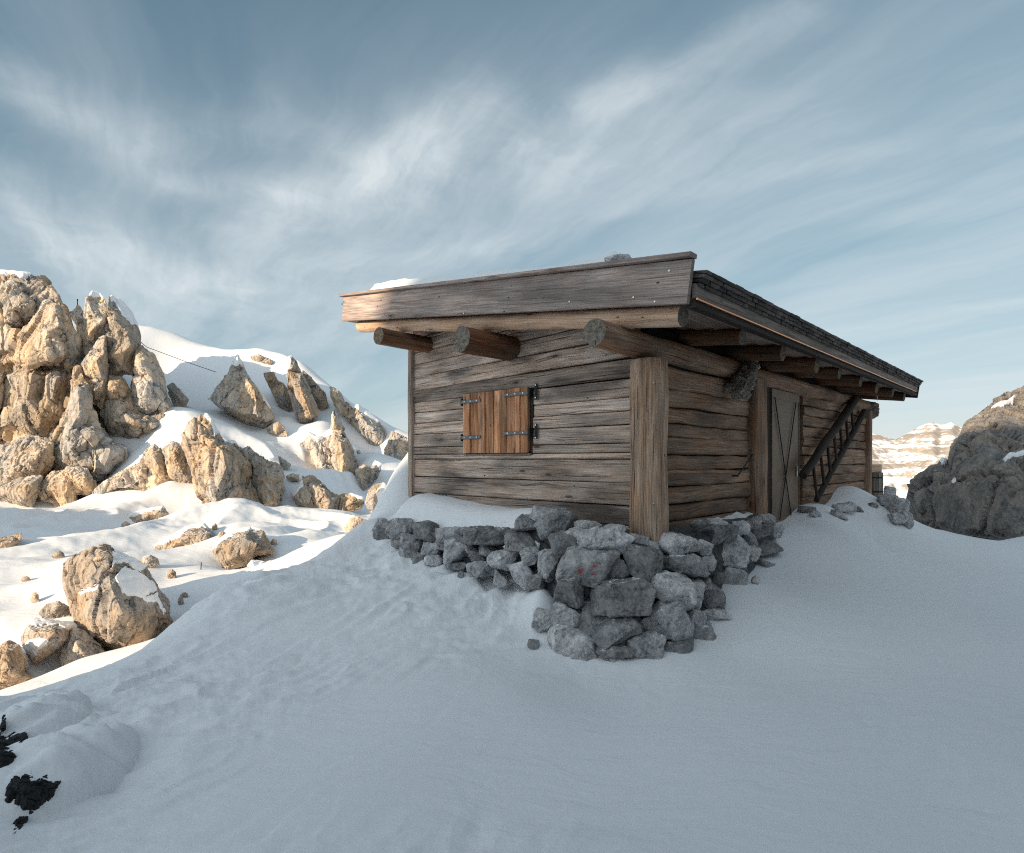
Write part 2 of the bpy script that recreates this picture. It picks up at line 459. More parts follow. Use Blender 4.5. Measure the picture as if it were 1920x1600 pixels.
def endgrain_mat(name, dark, light):
    m, nt, b = new_mat(name, 0.85)
    uv = N(nt, 'ShaderNodeUVMap').outputs[0]
    var = N(nt, 'ShaderNodeAttribute', {'attribute_name': 'var'}).outputs['Fac']
    ofs = N(nt, 'ShaderNodeCombineXYZ', None, X=M_(nt, 'MULTIPLY', var, 0.03), Y=0.01, Z=M_(nt, 'MULTIPLY', var, 50.0)).outputs[0]
    p = N(nt, 'ShaderNodeVectorMath', {'operation': 'ADD'}, i0=uv, i1=ofs).outputs[0]
    wob = noise(nt, p, 14, 3)
    l = N(nt, 'ShaderNodeVectorMath', {'operation': 'LENGTH'}, i0=uv).outputs['Value']
    rad = M_(nt, 'ADD', l, M_(nt, 'MULTIPLY', wob, 0.03))
    rings = M_(nt, 'SINE', M_(nt, 'MULTIPLY', rad, 620.0))
    sp = N(nt, 'ShaderNodeSeparateXYZ', None, Vector=uv)
    ang = M_(nt, 'ARCTAN2', sp.outputs[1], sp.outputs[0])
    cr = noise(nt, N(nt, 'ShaderNodeCombineXYZ', None, X=M_(nt, 'MULTIPLY', ang, 2.2), Y=M_(nt, 'MULTIPLY', l, 3.0), Z=M_(nt, 'MULTIPLY', var, 40.0)).outputs[0], 2.0, 3, 0.5)
    crf = ramp(nt, cr, [(0.30, 1.0), (0.36, 0.0)])
    st = noise(nt, p, 26, 5, 0.65)
    col = ramp(nt, M_(nt, 'ADD', M_(nt, 'MULTIPLY', rings, 0.12), st), [(0.28, dark), (0.72, light)])
    col = mixc(nt, crf, col, (0.008, 0.007, 0.006))
    nt.links.new(col, b.inputs['Base Color'])
    bp = N(nt, 'ShaderNodeBump', None, Strength=0.6, Distance=0.01, Height=M_(nt, 'SUBTRACT', st, crf))
    nt.links.new(bp.outputs[0], b.inputs['Normal'])
    return m

def rock_mat(name, s, dark, mid, light, warm, warm_amt, snow=None, bump=0.8, crack=0.6, bdist=0.05, aniso=0.55, lichen=0.0, tone=0.35, streak=0.42):
    m, nt, b = new_mat(name, 0.9)
    oc = N(nt, 'ShaderNodeTexCoord').outputs['Object']
    rnd = N(nt, 'ShaderNodeObjectInfo').outputs['Random']
    ofs = N(nt, 'ShaderNodeCombineXYZ', None, X=M_(nt, 'MULTIPLY', rnd, 53.0), Y=M_(nt, 'MULTIPLY', rnd, 31.0), Z=M_(nt, 'MULTIPLY', rnd, 17.0)).outputs[0]
    p = N(nt, 'ShaderNodeVectorMath', {'operation': 'MULTIPLY_ADD'}, i0=oc, i1=(s, s, s), i2=ofs).outputs[0]
    pv = mapping(nt, p, (1, 1, aniso))
    n1 = noise(nt, p, 0.30, 4, 0.55, 0.6)
    n2 = noise(nt, pv, 1.3, 8, 0.66, 0.5)
    n3 = noise(nt, pv, 6.0, 8, 0.7, 0.2)
    n4 = noise(nt, p, 26.0, 5, 0.7, 0.0)
    g = M_(nt, 'ADD', M_(nt, 'ADD', M_(nt, 'MULTIPLY', n2, 0.40), M_(nt, 'MULTIPLY', n3, 0.38)), M_(nt, 'MULTIPLY', n4, 0.22))
    col = ramp(nt, g, [(0.36, dark), (0.45, mid), (0.58, light)])
    wf = M_(nt, 'MULTIPLY', ramp(nt, M_(nt, 'ADD', M_(nt, 'MULTIPLY', n1, 0.6), M_(nt, 'MULTIPLY', n2, 0.4)), [(0.42, 0.0), (0.58, 1.0)]), warm_amt)
    col = mixc(nt, wf, col, mixc(nt, 1.0, col, warm, 'MULTIPLY'))
    # grey weathering patches and dark water streaks
    wp = ramp(nt, noise(nt, mapping(nt, p, loc=(11, 5, 3)), 0.55, 6, 0.65, 0.8), [(0.46, 0.0), (0.62, 1.0)])
    sk_ = ramp(nt, noise(nt, mapping(nt, p, (2.6, 2.6, 0.22), loc=(2, 9, 1)), 1.0, 5, 0.62, 0.3), [(0.50, 0.0), (0.66, 1.0)])
    col = mixc(nt, M_(nt, 'MULTIPLY', wp, 0.55), col, mixc(nt, 1.0, col, (0.55, 0.57, 0.60), 'MULTIPLY'))
    col = mixc(nt, M_(nt, 'MULTIPLY', sk_, streak), col, mixc(nt, 1.0, col, (0.34, 0.33, 0.32), 'MULTIPLY'))
    vw = N(nt, 'ShaderNodeTexNoise', None, Vector=p, Scale=1.2, Detail=4.0)
    pvw = N(nt, 'ShaderNodeVectorMath', {'operation': 'MULTIPLY_ADD'}, i0=vw.outputs[1], i1=(0.9, 0.9, 0.9), i2=pv).outputs[0]
    vo = N(nt, 'ShaderNodeTexVoronoi', {'feature': 'DISTANCE_TO_EDGE'}, Vector=pvw, Scale=0.9).outputs['Distance']
    cf = M_(nt, 'MULTIPLY', M_(nt, 'MULTIPLY', ramp(nt, vo, [(0.0, 1.0), (0.035, 0.0)]), ramp(nt, n2, [(0.40, 1.0), (0.56, 0.0)])), crack)
    col = mixc(nt, cf, col, (dark[0] * 0.25, dark[1] * 0.25, dark[2] * 0.25))
    if lichen:
        lf = M_(nt, 'MULTIPLY', ramp(nt, M_(nt, 'ADD', M_(nt, 'MULTIPLY', n3, 0.5), M_(nt, 'MULTIPLY', noise(nt, p, 2.2, 6, 0.7, 0.8), 0.5)), [(0.56, 0.0), (0.62, 1.0)]), lichen)
        col = mixc(nt, lf, col, (0.42, 0.43, 0.43))
    tk = M_(nt, 'ADD', M_(nt, 'MULTIPLY', rnd, tone), 1.0 - tone * 0.55)
    col = mixc(nt, 1.0, col, N(nt, 'ShaderNodeCombineColor', None, Red=tk, Green=tk, Blue=tk).outputs[0], 'MULTIPLY')
    hgt = M_(nt, 'SUBTRACT', M_(nt, 'ADD', M_(nt, 'MULTIPLY', n2, 0.7), M_(nt, 'ADD', M_(nt, 'MULTIPLY', n3, 0.45), M_(nt, 'MULTIPLY', n4, 0.18))), M_(nt, 'MULTIPLY', cf, 0.4))
    bp = N(nt, 'ShaderNodeBump', None, Strength=bump, Distance=bdist, Height=hgt)
    if snow is not None:
        geo = N(nt, 'ShaderNodeNewGeometry')
        nz = N(nt, 'ShaderNodeSeparateXYZ', None, Vector=geo.outputs['Normal']).outputs[2]
        sf = M_(nt, 'ADD', nz, M_(nt, 'ADD', M_(nt, 'MULTIPLY', M_(nt, 'SUBTRACT', n2, 0.5), 0.9), M_(nt, 'MULTIPLY', M_(nt, 'SUBTRACT', n3, 0.5), 0.7)))
        sf = ramp(nt, M_(nt, 'SUBTRACT', sf, snow), [(0.0, 0.0), (0.05, 1.0)])
        ls = N(nt, 'ShaderNodeAttribute', {'attribute_name': 'lying_snow'}).outputs['Fac']
        sf = M_(nt, 'MAXIMUM', sf, ramp(nt, M_(nt, 'ADD', ls, M_(nt, 'MULTIPLY', M_(nt, 'SUBTRACT', n3, 0.5), 0.8)), [(0.42, 0.0), (0.55, 1.0)]))
        col = mixc(nt, sf, col, (0.80, 0.815, 0.835))
        nmix = N(nt, 'ShaderNodeMix', {'data_type': 'VECTOR'}, i0=sf, i4=bp.outputs[0], i5=geo.outputs['Normal'])
        nt.links.new(nmix.outputs[1], b.inputs['Normal'])
    else:
        nt.links.new(bp.outputs[0], b.inputs['Normal'])
    nt.links.new(col, b.inputs['Base Color'])
    return m

def snow_mat(name, s=1.0, bump=0.3, base=(0.80, 0.815, 0.835)):
    m, nt, b = new_mat(name, 0.62)
    oc = N(nt, 'ShaderNodeTexCoord').outputs['Object']
    w = N(nt, 'ShaderNodeTexNoise', None, Vector=oc, Scale=0.8 * s, Detail=3.0)
    q = N(nt, 'ShaderNodeVectorMath', {'operation': 'MULTIPLY_ADD'}, i0=w.outputs[1], i1=(0.8 / s, 0.8 / s, 0.3 / s), i2=oc).outputs[0]
    a = noise(nt, mapping(nt, q, (2.0, 7.0, 4.0), rot=(0, 0, R(28))), s, 5, 0.6, 0.4)
    gr = noise(nt, oc, 160 * s, 3, 0.7)
    md = noise(nt, oc, 16 * s, 5, 0.65)
    h = M_(nt, 'ADD', M_(nt, 'MULTIPLY', a, 1.0), M_(nt, 'ADD', M_(nt, 'MULTIPLY', md, 0.16), M_(nt, 'MULTIPLY', gr, 0.05)))
    bp = N(nt, 'ShaderNodeBump', None, Strength=bump, Distance=0.05, Height=h)
    nt.links.new(bp.outputs[0], b.inputs['Normal'])
    b.inputs['Base Color'].default_value = (*base, 1)
    b.inputs['Specular IOR Level'].default_value = 0.2
    return m

def plain_mat(name, col, rough=0.6, metal=0.0, var=0.15, scale=12):
    m, nt, b = new_mat(name, rough)
    oc = N(nt, 'ShaderNodeTexCoord').outputs['Object']
    n = noise(nt, oc, scale, 5, 0.65)
    c = ramp(nt, n, [(0.3, tuple(x * (1 - var) for x in col)), (0.7, tuple(min(1, x * (1 + var)) for x in col))])
    nt.links.new(c, b.inputs['Base Color'])
    b.inputs['Metallic'].default_value = metal
    bp = N(nt, 'ShaderNodeBump', None, Strength=0.2, Distance=0.004, Height=n)
    nt.links.new(bp.outputs[0], b.inputs['Normal'])
    return m

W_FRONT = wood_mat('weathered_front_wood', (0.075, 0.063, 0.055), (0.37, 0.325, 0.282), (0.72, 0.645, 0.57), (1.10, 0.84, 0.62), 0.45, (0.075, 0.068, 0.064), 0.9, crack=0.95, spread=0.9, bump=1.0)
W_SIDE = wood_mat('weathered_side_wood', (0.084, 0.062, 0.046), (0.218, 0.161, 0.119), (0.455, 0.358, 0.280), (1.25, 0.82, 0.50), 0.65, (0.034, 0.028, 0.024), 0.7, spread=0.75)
W_POST = wood_mat('post_wood', (0.085, 0.062, 0.045), (0.32, 0.25, 0.190), (0.62, 0.53, 0.44), (1.08, 0.78, 0.52), 0.6, (0.11, 0.078, 0.052), 0.75, crack=1.0, grain=0.7, bump=1.0)
W_FASCIA = wood_mat('grey_fascia_wood', (0.115, 0.103, 0.099), (0.290, 0.265, 0.251), (0.567, 0.520, 0.489), (1.10, 0.90, 0.76), 0.45, (0.055, 0.051, 0.051), 0.65, crack=0.6, knots=1.3, spread=0.3)
W_BARGE = wood_mat('pale_barge_wood', (0.208, 0.150, 0.104), (0.429, 0.325, 0.240), (0.650, 0.533, 0.416), (1.05, 0.85, 0.66), 0.6, (0.16, 0.115, 0.08), 0.35, crack=0.4)
W_DARK = wood_mat('dark_log_wood', (0.051, 0.034, 0.024), (0.144, 0.092, 0.061), (0.321, 0.227, 0.160), (1.35, 0.78, 0.42), 1.0, (0.020, 0.014, 0.010), 0.6, spread=0.5)
W_SHUT = wood_mat('shutter_wood', (0.075, 0.036, 0.020), (0.37, 0.185, 0.095), (0.70, 0.47, 0.31), (1.1, 0.8, 0.5), 0.5, (0.10, 0.068, 0.045), 0.85, crack=0.7, spread=0.9, grain=0.6)
W_SOFFIT = wood_mat('soffit_wood', (0.093, 0.078, 0.068), (0.243, 0.202, 0.172), (0.468, 0.393, 0.337), (1.1, 0.85, 0.65), 0.6, (0.03, 0.025, 0.022), 0.6)
W_SHINGLE = wood_mat('old_shingle_wood', (0.029, 0.026, 0.026), (0.086, 0.081, 0.079), (0.226, 0.216, 0.208), (1.0, 0.9, 0.85), 0.4, (0.012, 0.012, 0.012), 0.7, spread=1.0)
W_BLACK = wood_mat('blackened_wood', (0.012, 0.010, 0.009), (0.034, 0.029, 0.026), (0.075, 0.063, 0.055), (1.0, 0.9, 0.8), 0.4, (0.010, 0.009, 0.008), 0.5)
W_GREY = wood_mat('silver_grey_wood', (0.066, 0.061, 0.057), (0.165, 0.154, 0.143), (0.308, 0.288, 0.270), (1.1, 0.95, 0.8), 0.4, (0.05, 0.046, 0.043), 0.5)
END_GREY = endgrain_mat('grey_end_grain', (0.035, 0.031, 0.028), (0.29, 0.25, 0.205))
END_WARM = endgrain_mat('brown_end_grain', (0.045, 0.032, 0.022), (0.30, 0.22, 0.15))
DARK = plain_mat('dark_gap', (0.012, 0.010, 0.009), 0.9)
IRON = plain_mat('wrought_iron', (0.16, 0.155, 0.155), 0.55, 0.35, 0.25, 30)
IRON_DARK = plain_mat('dark_iron', (0.02, 0.02, 0.02), 0.6, 0.3)
STEEL = plain_mat('bright_steel', (0.6, 0.62, 0.64), 0.35, 0.7, 0.1)
DOOR = plain_mat('brown_sheet_metal', (0.155, 0.105, 0.072), 0.5, 0.0, 0.3, 2.2)
COPPER = plain_mat('copper_edge', (0.62, 0.30, 0.15), 0.32, 0.9, 0.15)
ROCK_CRAG = rock_mat('crag_limestone', 0.8, (0.13, 0.12, 0.11), (0.40, 0.375, 0.345), (0.58, 0.56, 0.53), (1.14, 0.82, 0.48), 0.75, snow=0.95, bdist=0.14, bump=0.7, crack=0.85)
ROCK_HILL = rock_mat('hill_limestone', 1.0, (0.11, 0.102, 0.094), (0.36, 0.335, 0.31), (0.56, 0.54, 0.51), (1.15, 0.82, 0.48), 0.72, snow=0.95, bdist=0.12, bump=0.7, crack=.85)
ROCK_BOULDER = rock_mat('boulder_limestone', 3.0, (0.10, 0.09, 0.08), (0.36, 0.33, 0.30), (0.56, 0.53, 0.49), (1.15, 0.82, 0.50), 0.7, snow=0.97, bdist=0.05, bump=0.7, crack=.85)
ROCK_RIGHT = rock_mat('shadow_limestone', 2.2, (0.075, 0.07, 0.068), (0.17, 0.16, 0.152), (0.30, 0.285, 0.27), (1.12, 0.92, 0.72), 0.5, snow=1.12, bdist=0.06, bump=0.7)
ROCK_WALL = rock_mat('wall_stone', 7.0, (0.10, 0.10, 0.102), (0.30, 0.30, 0.305), (0.58, 0.58, 0.585), (1.0, 0.97, 0.93), 0.5, snow=1.04, bdist=0.014, bump=0.6, aniso=0.9, lichen=0.55, crack=0.5, tone=0.9, streak=0.25)
ROCK_BLACK = rock_mat('wet_black_rock', 6.0, (0.010, 0.010, 0.011), (0.026, 0.026, 0.028), (0.06, 0.06, 0.064), (1, 1, 1), 0.2, snow=None, bdist=0.02, bump=0.8)  # near-black tone for the rocks in the drift holes
SNOW = snow_mat('wind_packed_snow')
SNOW_SOFT = snow_mat('soft_snow', 2.0, 0.12)
# ------------------------------------------------------------------ rocks measured off the photograph: each has its own distance, bulges and depth
def K0(x, y): return (x, y)
def K1(x, y): return (x / 3.3325, 480 + y / 3.3325)
def K2(x, y): return (330 + x / 3.8085, 580 + y / 3.8085)
def K3(x, y): return (x / 2.7429, 880 + y / 2.7429)
def K4(x, y): return (1400 + x / 3.6923, 680 + y / 3.6923)

# (label, name, category, group, frame, depth, outline[(x,y[,back])], inner[(x,y,forward)], thickness, material key, amplitude)
CR = []
def crag(*a): CR.append(a)
GC = "crags of the cliff at the left"
crag('rounded block with dark vertical streaks, topmost of the cliff', 'rock_crag', 'rock', GC, K1, 42,
     [(-70,118,3),(60,112,3),(180,135,3),(250,150,2),(275,190),(272,260),(220,380),(100,520),(0,550),(-70,545)],
     [(100,180,.8),(60,330,2.0),(170,300,1.7),(60,470,.9),(-30,430,1.5)], 5, 'crag', 1.0)
crag('tallest ochre slab under the rounded block, by the snowy gully', 'rock_crag', 'rock', GC, K1, 40.2,
     [(70,585),(130,480),(220,400),(262,300,1),(285,200,2),(310,195,2),(365,255,1.5),(400,340,.5),(440,440),(482,520),(475,610),(440,710),(330,712),(245,695),(190,720),(120,720),(28,760),(18,650)],
     [(345,330,.8),(300,480,1.9),(370,440,1.6),(210,560,1.6),(200,670,2.3),(400,600,1.5),(300,640,2.2),(100,650,1.3),(430,520,.5)], 6, 'crag', .9)
crag('hollowed lower wall beneath the tallest ochre slab', 'rock_crag', 'rock', GC, K1, 40.0,
     [(28,755),(120,705),(190,705),(245,690),(335,700),(442,700),(450,800),(435,900),(405,960),(385,1060),(370,1160),(250,1150),(160,1160),(60,1070),(28,985),(90,870)],
     [(200,740,1.6),(290,760,.7),(350,770,1.6),(330,880,1.3),(260,880,.5),(250,1000,1.6),(110,770,1.0),(110,1000,1.3),(170,900,1.7),(360,980,1.0)], 5, 'crag', .9)
crag('grey leaning block wedged low at the cliff edge', 'rock_crag', 'rock', GC, K1, 41,
     [(-70,560),(80,545),(72,590),(22,650),(30,760),(92,860),(34,980),(62,1065),(165,1160),(100,1210),(-70,1210)],
     [(-10,700,1.2),(30,850,1.0),(10,1050,1.3),(-40,980,1.8)], 5, 'crag', 1.0)
crag('snow-tipped left pillar of the twin pinnacle', 'rock_crag', 'rock', GC, K1, 40.6,
     [(545,260),(580,230,.8),(625,243,1.2),(660,280,.5),(668,340),(660,440),(640,520),(600,560),(565,640),(510,610),(508,570),(530,400)],
     [(572,350,1.2),(605,330,.3),(640,400,.9),(560,480,1.1),(600,500,.3)], 4, 'crag', .7)
crag('bright tongue of rock low on the left of the twin pinnacle', 'rock_crag', 'rock', GC, K1, 39.2,
     [(618,512,.6),(655,500,.4),(666,640),(656,860),(632,965),(590,930),(545,860),(530,760),(508,680),(560,600,.3)],
     [(600,650,1.5),(640,600,1.0),(600,840,1.5),(560,720,.6),(640,780,.6)], 4, 'crag', .7)
crag('right pillar of the twin pinnacle with a snow slope on its shoulder', 'rock_crag', 'rock', GC, K1, 40.2,
     [(662,440),(670,340),(682,256,.8),(740,283,1.8),(830,372,2.2),(872,465,2.0),(870,560,1.2),(852,640,.8),(830,745),(770,735),(725,800),(680,760),(660,640)],
     [(690,420,.9),(700,620,1.3),(722,420,.9),(735,520,.5),(790,470,.3),(830,480,-.4),(770,600,.9),(815,560,.6),(760,690,.7)], 4, 'crag', .6)
crag('dark right block of the twin pinnacle beside the snow', 'rock_crag', 'rock', GC, K1, 40.0,
     [(845,570,1),(890,560,1.2),(960,620,1),(1010,720,.6),(1045,860),(1065,960),(1010,985),(930,1005),(860,985),(815,880),(828,740)],
     [(880,680,1.3),(940,760,.9),(900,860,1.6),(990,880,.9),(860,800,1.0)], 4, 'crag', .8)
crag('undercut base of the twin pinnacle above the curved snow bowl', 'rock_crag', 'rock', GC, K1, 39.6,
     [(640,940),(652,850),(680,745),(765,765),(822,880),(865,985),(935,1005),(1025,985),(1032,1045),(950,1115),(880,1168),(790,1168),(700,1105),(645,1045)],
     [(712,830,1.6),(740,950,1.2),(790,880,.3),(840,1040,1.5),(710,1030,1.3),(950,1060,.9),(690,900,.5)], 4, 'crag', .8)
crag('stepped ochre buttress below the narrow gully of the cliff', 'rock_crag', 'rock', GC, K1, 37.5,
     [(480,690,1.5),(520,740,1),(550,830,.5),(562,930),(590,1030),(645,1125),(720,1180),(792,1205),(782,1285),(700,1350),(600,1420),(480,1420),(330,1400),(318,1340),(338,1180),(378,1060),(428,950),(448,800,.8)],
     [(490,850,.6),(500,980,1.2),(440,1100,1.4),(430,1250,2.0),(570,1130,1.8),(590,1200,.9),(680,1230,1.2),(520,1310,2.0),(640,1320,1.4)], 5, 'crag', .9)
crag('pale lichen-blotched block at the foot of the tall slab', 'rock_crag', 'rock', GC, K1, 36.5,
     [(-70,1195),(60,1190),(130,1145),(230,1135),(322,1170),(325,1300),(265,1390),(130,1440),(0,1440),(-70,1430)],
     [(90,1220,.8),(100,1330,1.4),(220,1250,1.2),(20,1300,.9),(230,1340,.9)], 4, 'crag', .9)
crag('rust-stained lowest boulder of the cliff foot, nearest the picture edge', 'rock_crag', 'rock', GC, K1, 34.5,
     [(-40,1470),(20,1440),(130,1388),(262,1376),(245,1470),(205,1575),(60,1550),(-40,1540)],
     [(120,1450,1.0),(190,1430,.9),(150,1530,.8),(40,1490,.5)], 3, 'crag', .8)
crag('lumpy pale outcrop ending in a small knob on the snow', 'rock_crag', 'rock', GC, K1, 35,
     [(238,1510),(262,1425),(330,1350),(440,1325),(540,1335),(602,1440),(562,1490),(480,1490),(478,1540),(450,1575),(360,1570),(345,1535),(250,1530)],
     [(310,1450,1.0),(420,1400,1.1),(520,1420,1.2),(410,1530,.9),(560,1450,.5)], 3, 'crag', 1.0)
crag('small leaning slab on the snow right of the twin pinnacle', 'rock', 'rock', None, K1, 46,
     [(1038,812),(1080,793),(1150,850),(1182,900),(1160,945),(1110,965),(1068,900)], [(1085,850,.5),(1130,900,.6)], 2, 'crag', .8)
crag('distant dark fin carrying the thin pole in the gully', 'rock', 'rock', None, K1, 50,
     [(436,360),(488,303),(512,340),(535,400),(530,540),(510,600),(492,560),(478,430)], [(492,380,.7),(500,480,.5)], 2, 'crag', .8)
crag('broken grey wedge beside the white drift at the cliff foot', 'rock_crag', 'rock', GC, K1, 34.2,
     [(585,1480),(640,1430),(700,1395),(800,1340),(900,1290),(925,1225),(962,1185),(1012,1218),(1045,1300),(1072,1400),(1040,1450),(960,1480),(840,1435),(720,1440),(640,1495)],
     [(760,1400,.6),(880,1350,.9),(960,1260,.8),(930,1380,.2),(1000,1330,1.0),(980,1420,.7)], 3, 'crag', .9)
crag('dark shaded rubble tucked against the big split slab', 'rock', 'rock', None, K1, 33.2,
     [(1012,1205),(1075,1160),(1150,1185),(1205,1330),(1190,1420),(1120,1420),(1062,1385),(1040,1290)], [(1080,1230,.7),(1120,1330,.7)], 2, 'hill', .9)
crag('broad cracked cliff face behind the separate slabs at the left', 'rock_crag', 'rock', GC, K1, 40.6,
     [(-70,250),(60,470),(180,500),(330,400),(420,560),(478,560),(500,640),(560,820),(620,1000),(700,1130),(800,1230),(740,1330),(620,1440),(300,1450),(-70,1450)],
     [(30,640,.2),(60,900,.5),(150,1180,.9),(330,1150,.8),(420,980,.7),(460,760,.3),(520,1000,.8),(560,1200,1.2),(300,1320,1.8),(80,1320,1.8),(640,1240,1.0),(640,1110,.7)], 5, 'crag', 1.0)
GH = "rocks jutting from the snowy hillside"
crag('big split slab with a sunlit left face and a dark right face', 'rock_slab', 'rock', GH, K2, 30,
     [(45,890),(115,800),(165,765),(205,758),(250,815),(290,895),(330,955,.6),(420,955,1.5),(480,1005,1.6),(540,1130,1.2),(560,1280,.8),(625,1440),(632,1500),(560,1510),(400,1470),(250,1470),(160,1335),(132,1222),(90,1065),(48,960)],
     [(170,900,.9),(270,960,1.5),(330,1010,2.2),(355,1130,2.4),(290,1300,2.3),(290,1400,1.5),(180,1200,1.1),(430,1080,1.1),(450,1280,.9),(520,1380,.7)], 4, 'hill', .8)
crag('dark blocky rock leaning on the right of the big split slab', 'rock', 'rock', GH, K2, 30.6,
     [(478,1000),(515,990),(560,1030),(640,1090),(735,1105),(772,1180),(778,1290),(725,1395),(630,1460),(590,1420),(558,1280),(540,1130)],
     [(600,1130,.5),(640,1250,1.0),(720,1180,.4),(660,1370,1.1)], 3, 'hill', .9)
crag('pyramid of pale rock with a pointed snow tip', 'rock_pyramid', 'rock', GH, K2, 46,
     [(440,335,.6),(480,410,.8),(540,520,.8),(620,620,.6),(695,775),(625,855),(480,805),(310,705),(238,640),(290,550),(370,460)],
     [(440,400,.3),(520,520,1.1),(570,640,2.0),(575,750,2.6),(560,570,1.6),(400,560,1.0),(350,690,1.4),(470,740,2.1),(650,780,1.5),(430,640,1.6)], 5, 'hill', .6)
crag('small dark rock just below the pyramid rock', 'rock', 'rock', GH, K2, 44.5,
     [(638,852),(700,815),(735,803),(782,850),(792,905),(720,908),(660,885)], [(720,850,.5)], 2, 'hill', .8)
crag('tall fin with a snow tip and a bright right edge', 'rock_fin', 'rock', GH, K2, 48,
     [(795,440),(808,350,.3),(828,342,.5),(855,365,.5),(895,450,.5),(945,560,.5),(1002,690,.3),(1022,755),(960,815),(880,815),(838,740),(800,580)],
     [(830,420,.8),(880,560,1.6),(920,650,2.0),(960,750,1.6),(840,580,-.2),(880,700,.2),(905,780,1.2)], 3, 'hill', .6)
crag('dark ribs of rock left of the tall fin', 'rock', 'rock', GH, K2, 51,
     [(622,450),(690,450),(722,512),(762,525),(802,580),(832,722),(790,725),(740,690),(680,570),(640,500)], [(680,500,.6),(770,600,.7),(800,690,.4)], 2, 'hill', .9)
crag('dark craggy rock right of the tall fin', 'rock', 'rock', GH, K2, 51.5,
     [(903,438),(960,485),(1002,540),(1062,600),(1092,690),(1042,728),(1000,690),(940,560)], [(970,540,.6),(1030,650,.6)], 2, 'hill', .9)
crag('low dark outcrop on the snow just under the skyline', 'rock', 'rock', GH, K2, 58,
     [(528,338),(590,323),(640,345),(692,372),(680,403),(612,378),(540,360)], [(590,345,.4),(660,378,.4)], 2, 'hill', .9)
crag('slender sunlit spire with dark broken rock at its left foot', 'rock_fin', 'rock', GH, K2, 40,
     [(1130,725),(1172,800,.3),(1222,920,.5),(1262,1030,.5),(1292,1105,.3),(1275,1272),(1200,1275),(1050,1192),(980,1082),(950,1000),(885,965),(945,888),(1000,935),(1060,905,.5),(1112,872,.4)],
     [(1130,830,.6),(1175,960,1.5),(1200,1100,1.9),(1225,1210,1.5),(1100,980,-.2),(1120,1100,-.1),(1150,1200,.3),(1020,1020,.4),(1050,1130,.6),(980,975,.4)], 4, 'hill', .75)
crag('long dark rib slanting down the skyline with one bright corner', 'rock_rib', 'rock', GH, K2, 50,
     [(1102,556),(1150,585),(1172,650),(1262,725),(1300,700,.5),(1370,740,.5),(1452,805,.3),(1492,880),(1482,965),(1440,985),(1370,940),(1290,850),(1200,770),(1130,680)],
     [(1140,640,.4),(1240,770,.6),(1320,770,1.3),(1400,850,1.4),(1440,920,.8)], 3, 'hill', .8)
crag('dark rubble at the right end of the snowy ridge, beside the hut', 'rock', 'rock', GH, K2, 46,
     [(1522,940),(1545,878),(1672,930),(1740,960),(1740,1060),(1680,1085),(1610,1112),(1490,1052),(1490,1000)], [(1580,960,.6),(1620,1040,.6),(1680,1000,.5)], 2.5, 'hill', 1.0)
crag('small pale outcrop right of the slender spire', 'rock', 'rock', GH, K2, 38,
     [(1280,1152),(1340,1108),(1395,1130),(1422,1090),(1472,1110),(1442,1190),(1390,1262),(1330,1305),(1298,1250)], [(1350,1180,.6),(1420,1150,.4),(1340,1250,.5)], 2, 'hill', 1.0)
crag('ochre boulder with snow on its right shoulder, just left of the hut', 'boulder', 'rock', GH, K2, 26,
     [(1352,1390),(1372,1300),(1420,1250),(1482,1243),(1512,1290),(1475,1390),(1400,1470)], [(1410,1330,.6),(1450,1290,.4),(1410,1400,.5)], 1.6, 'hill', .9)
crag('low broken outcrop below the slender spire', 'rock', 'rock', GH, K2, 31.5,
     [(828,1320),(870,1270),(905,1198),(975,1195),(1050,1258),(1110,1318),(1170,1342),(1240,1328),(1335,1360),(1320,1405),(1250,1440),(1150,1460),(1070,1515),(1000,1480),(945,1480),(880,1405)],
     [(900,1300,.6),(960,1250,.6),(1060,1310,1.2),(1000,1400,.4),(1100,1370,1.0),(1080,1450,.7),(1250,1390,.7),(890,1370,.6)], 3, 'hill', .9)
crag('small dark stone on the slope right of the blocky rock', 'rock', 'rock', GH, K2, 35,
     [(728,1045),(770,1070),(822,1110),(800,1142),(748,1132)], [(770,1100,.3)], 1, 'hill', .8)
crag('small dark stone above the low broken outcrop', 'rock', 'rock', GH, K2, 33,
     [(785,1195),(830,1172),(875,1182),(882,1222),(820,1230)], [(830,1200,.3)], 1, 'hill', .8)
crag('tiny dark stone high on the slope right of the spire', 'rock', 'rock', GH, K2, 40,
     [(1285,1010),(1310,1003),(1325,1030),(1298,1038)], [(1305,1020,.2)], .6, 'hill', .5)
GB = "boulders on the snowfield below the cliff"
crag('largest boulder, ochre face with snow dusting its right side', 'boulder', 'rock', GB, K3, 9.6,
     [(338,490),(380,450),(425,425),(480,405),(556,405,.3),(605,445,.6),(680,470,.8),(745,500,.8),(792,580,.8),(852,680,.6),(888,790,.3),(770,900),(612,985),(540,930),(440,850),(390,750),(360,660),(333,560)],
     [(545,440,.25),(556,520,.55),(572,610,.85),(630,740,1.0),(700,790,.75),(480,500,.45),(450,650,.4),(480,760,.75),(560,860,.85),(640,920,.45),(700,600,.3),(780,720,.3),(420,500,.25),(480,600,.7),(650,520,.15)], 1.6, 'boulder', .7)
crag('flat slab with a snow cap leaning left of the largest boulder', 'boulder', 'rock', GB, K3, 8.9,
     [(108,862),(145,810),(180,775,.4),(290,785,.4),(372,812,.3),(335,880),(245,960),(168,1005),(138,965),(112,905)],
     [(180,840,.3),(280,840,.3),(200,920,.3),(310,870,.2)], .9, 'boulder', .6)
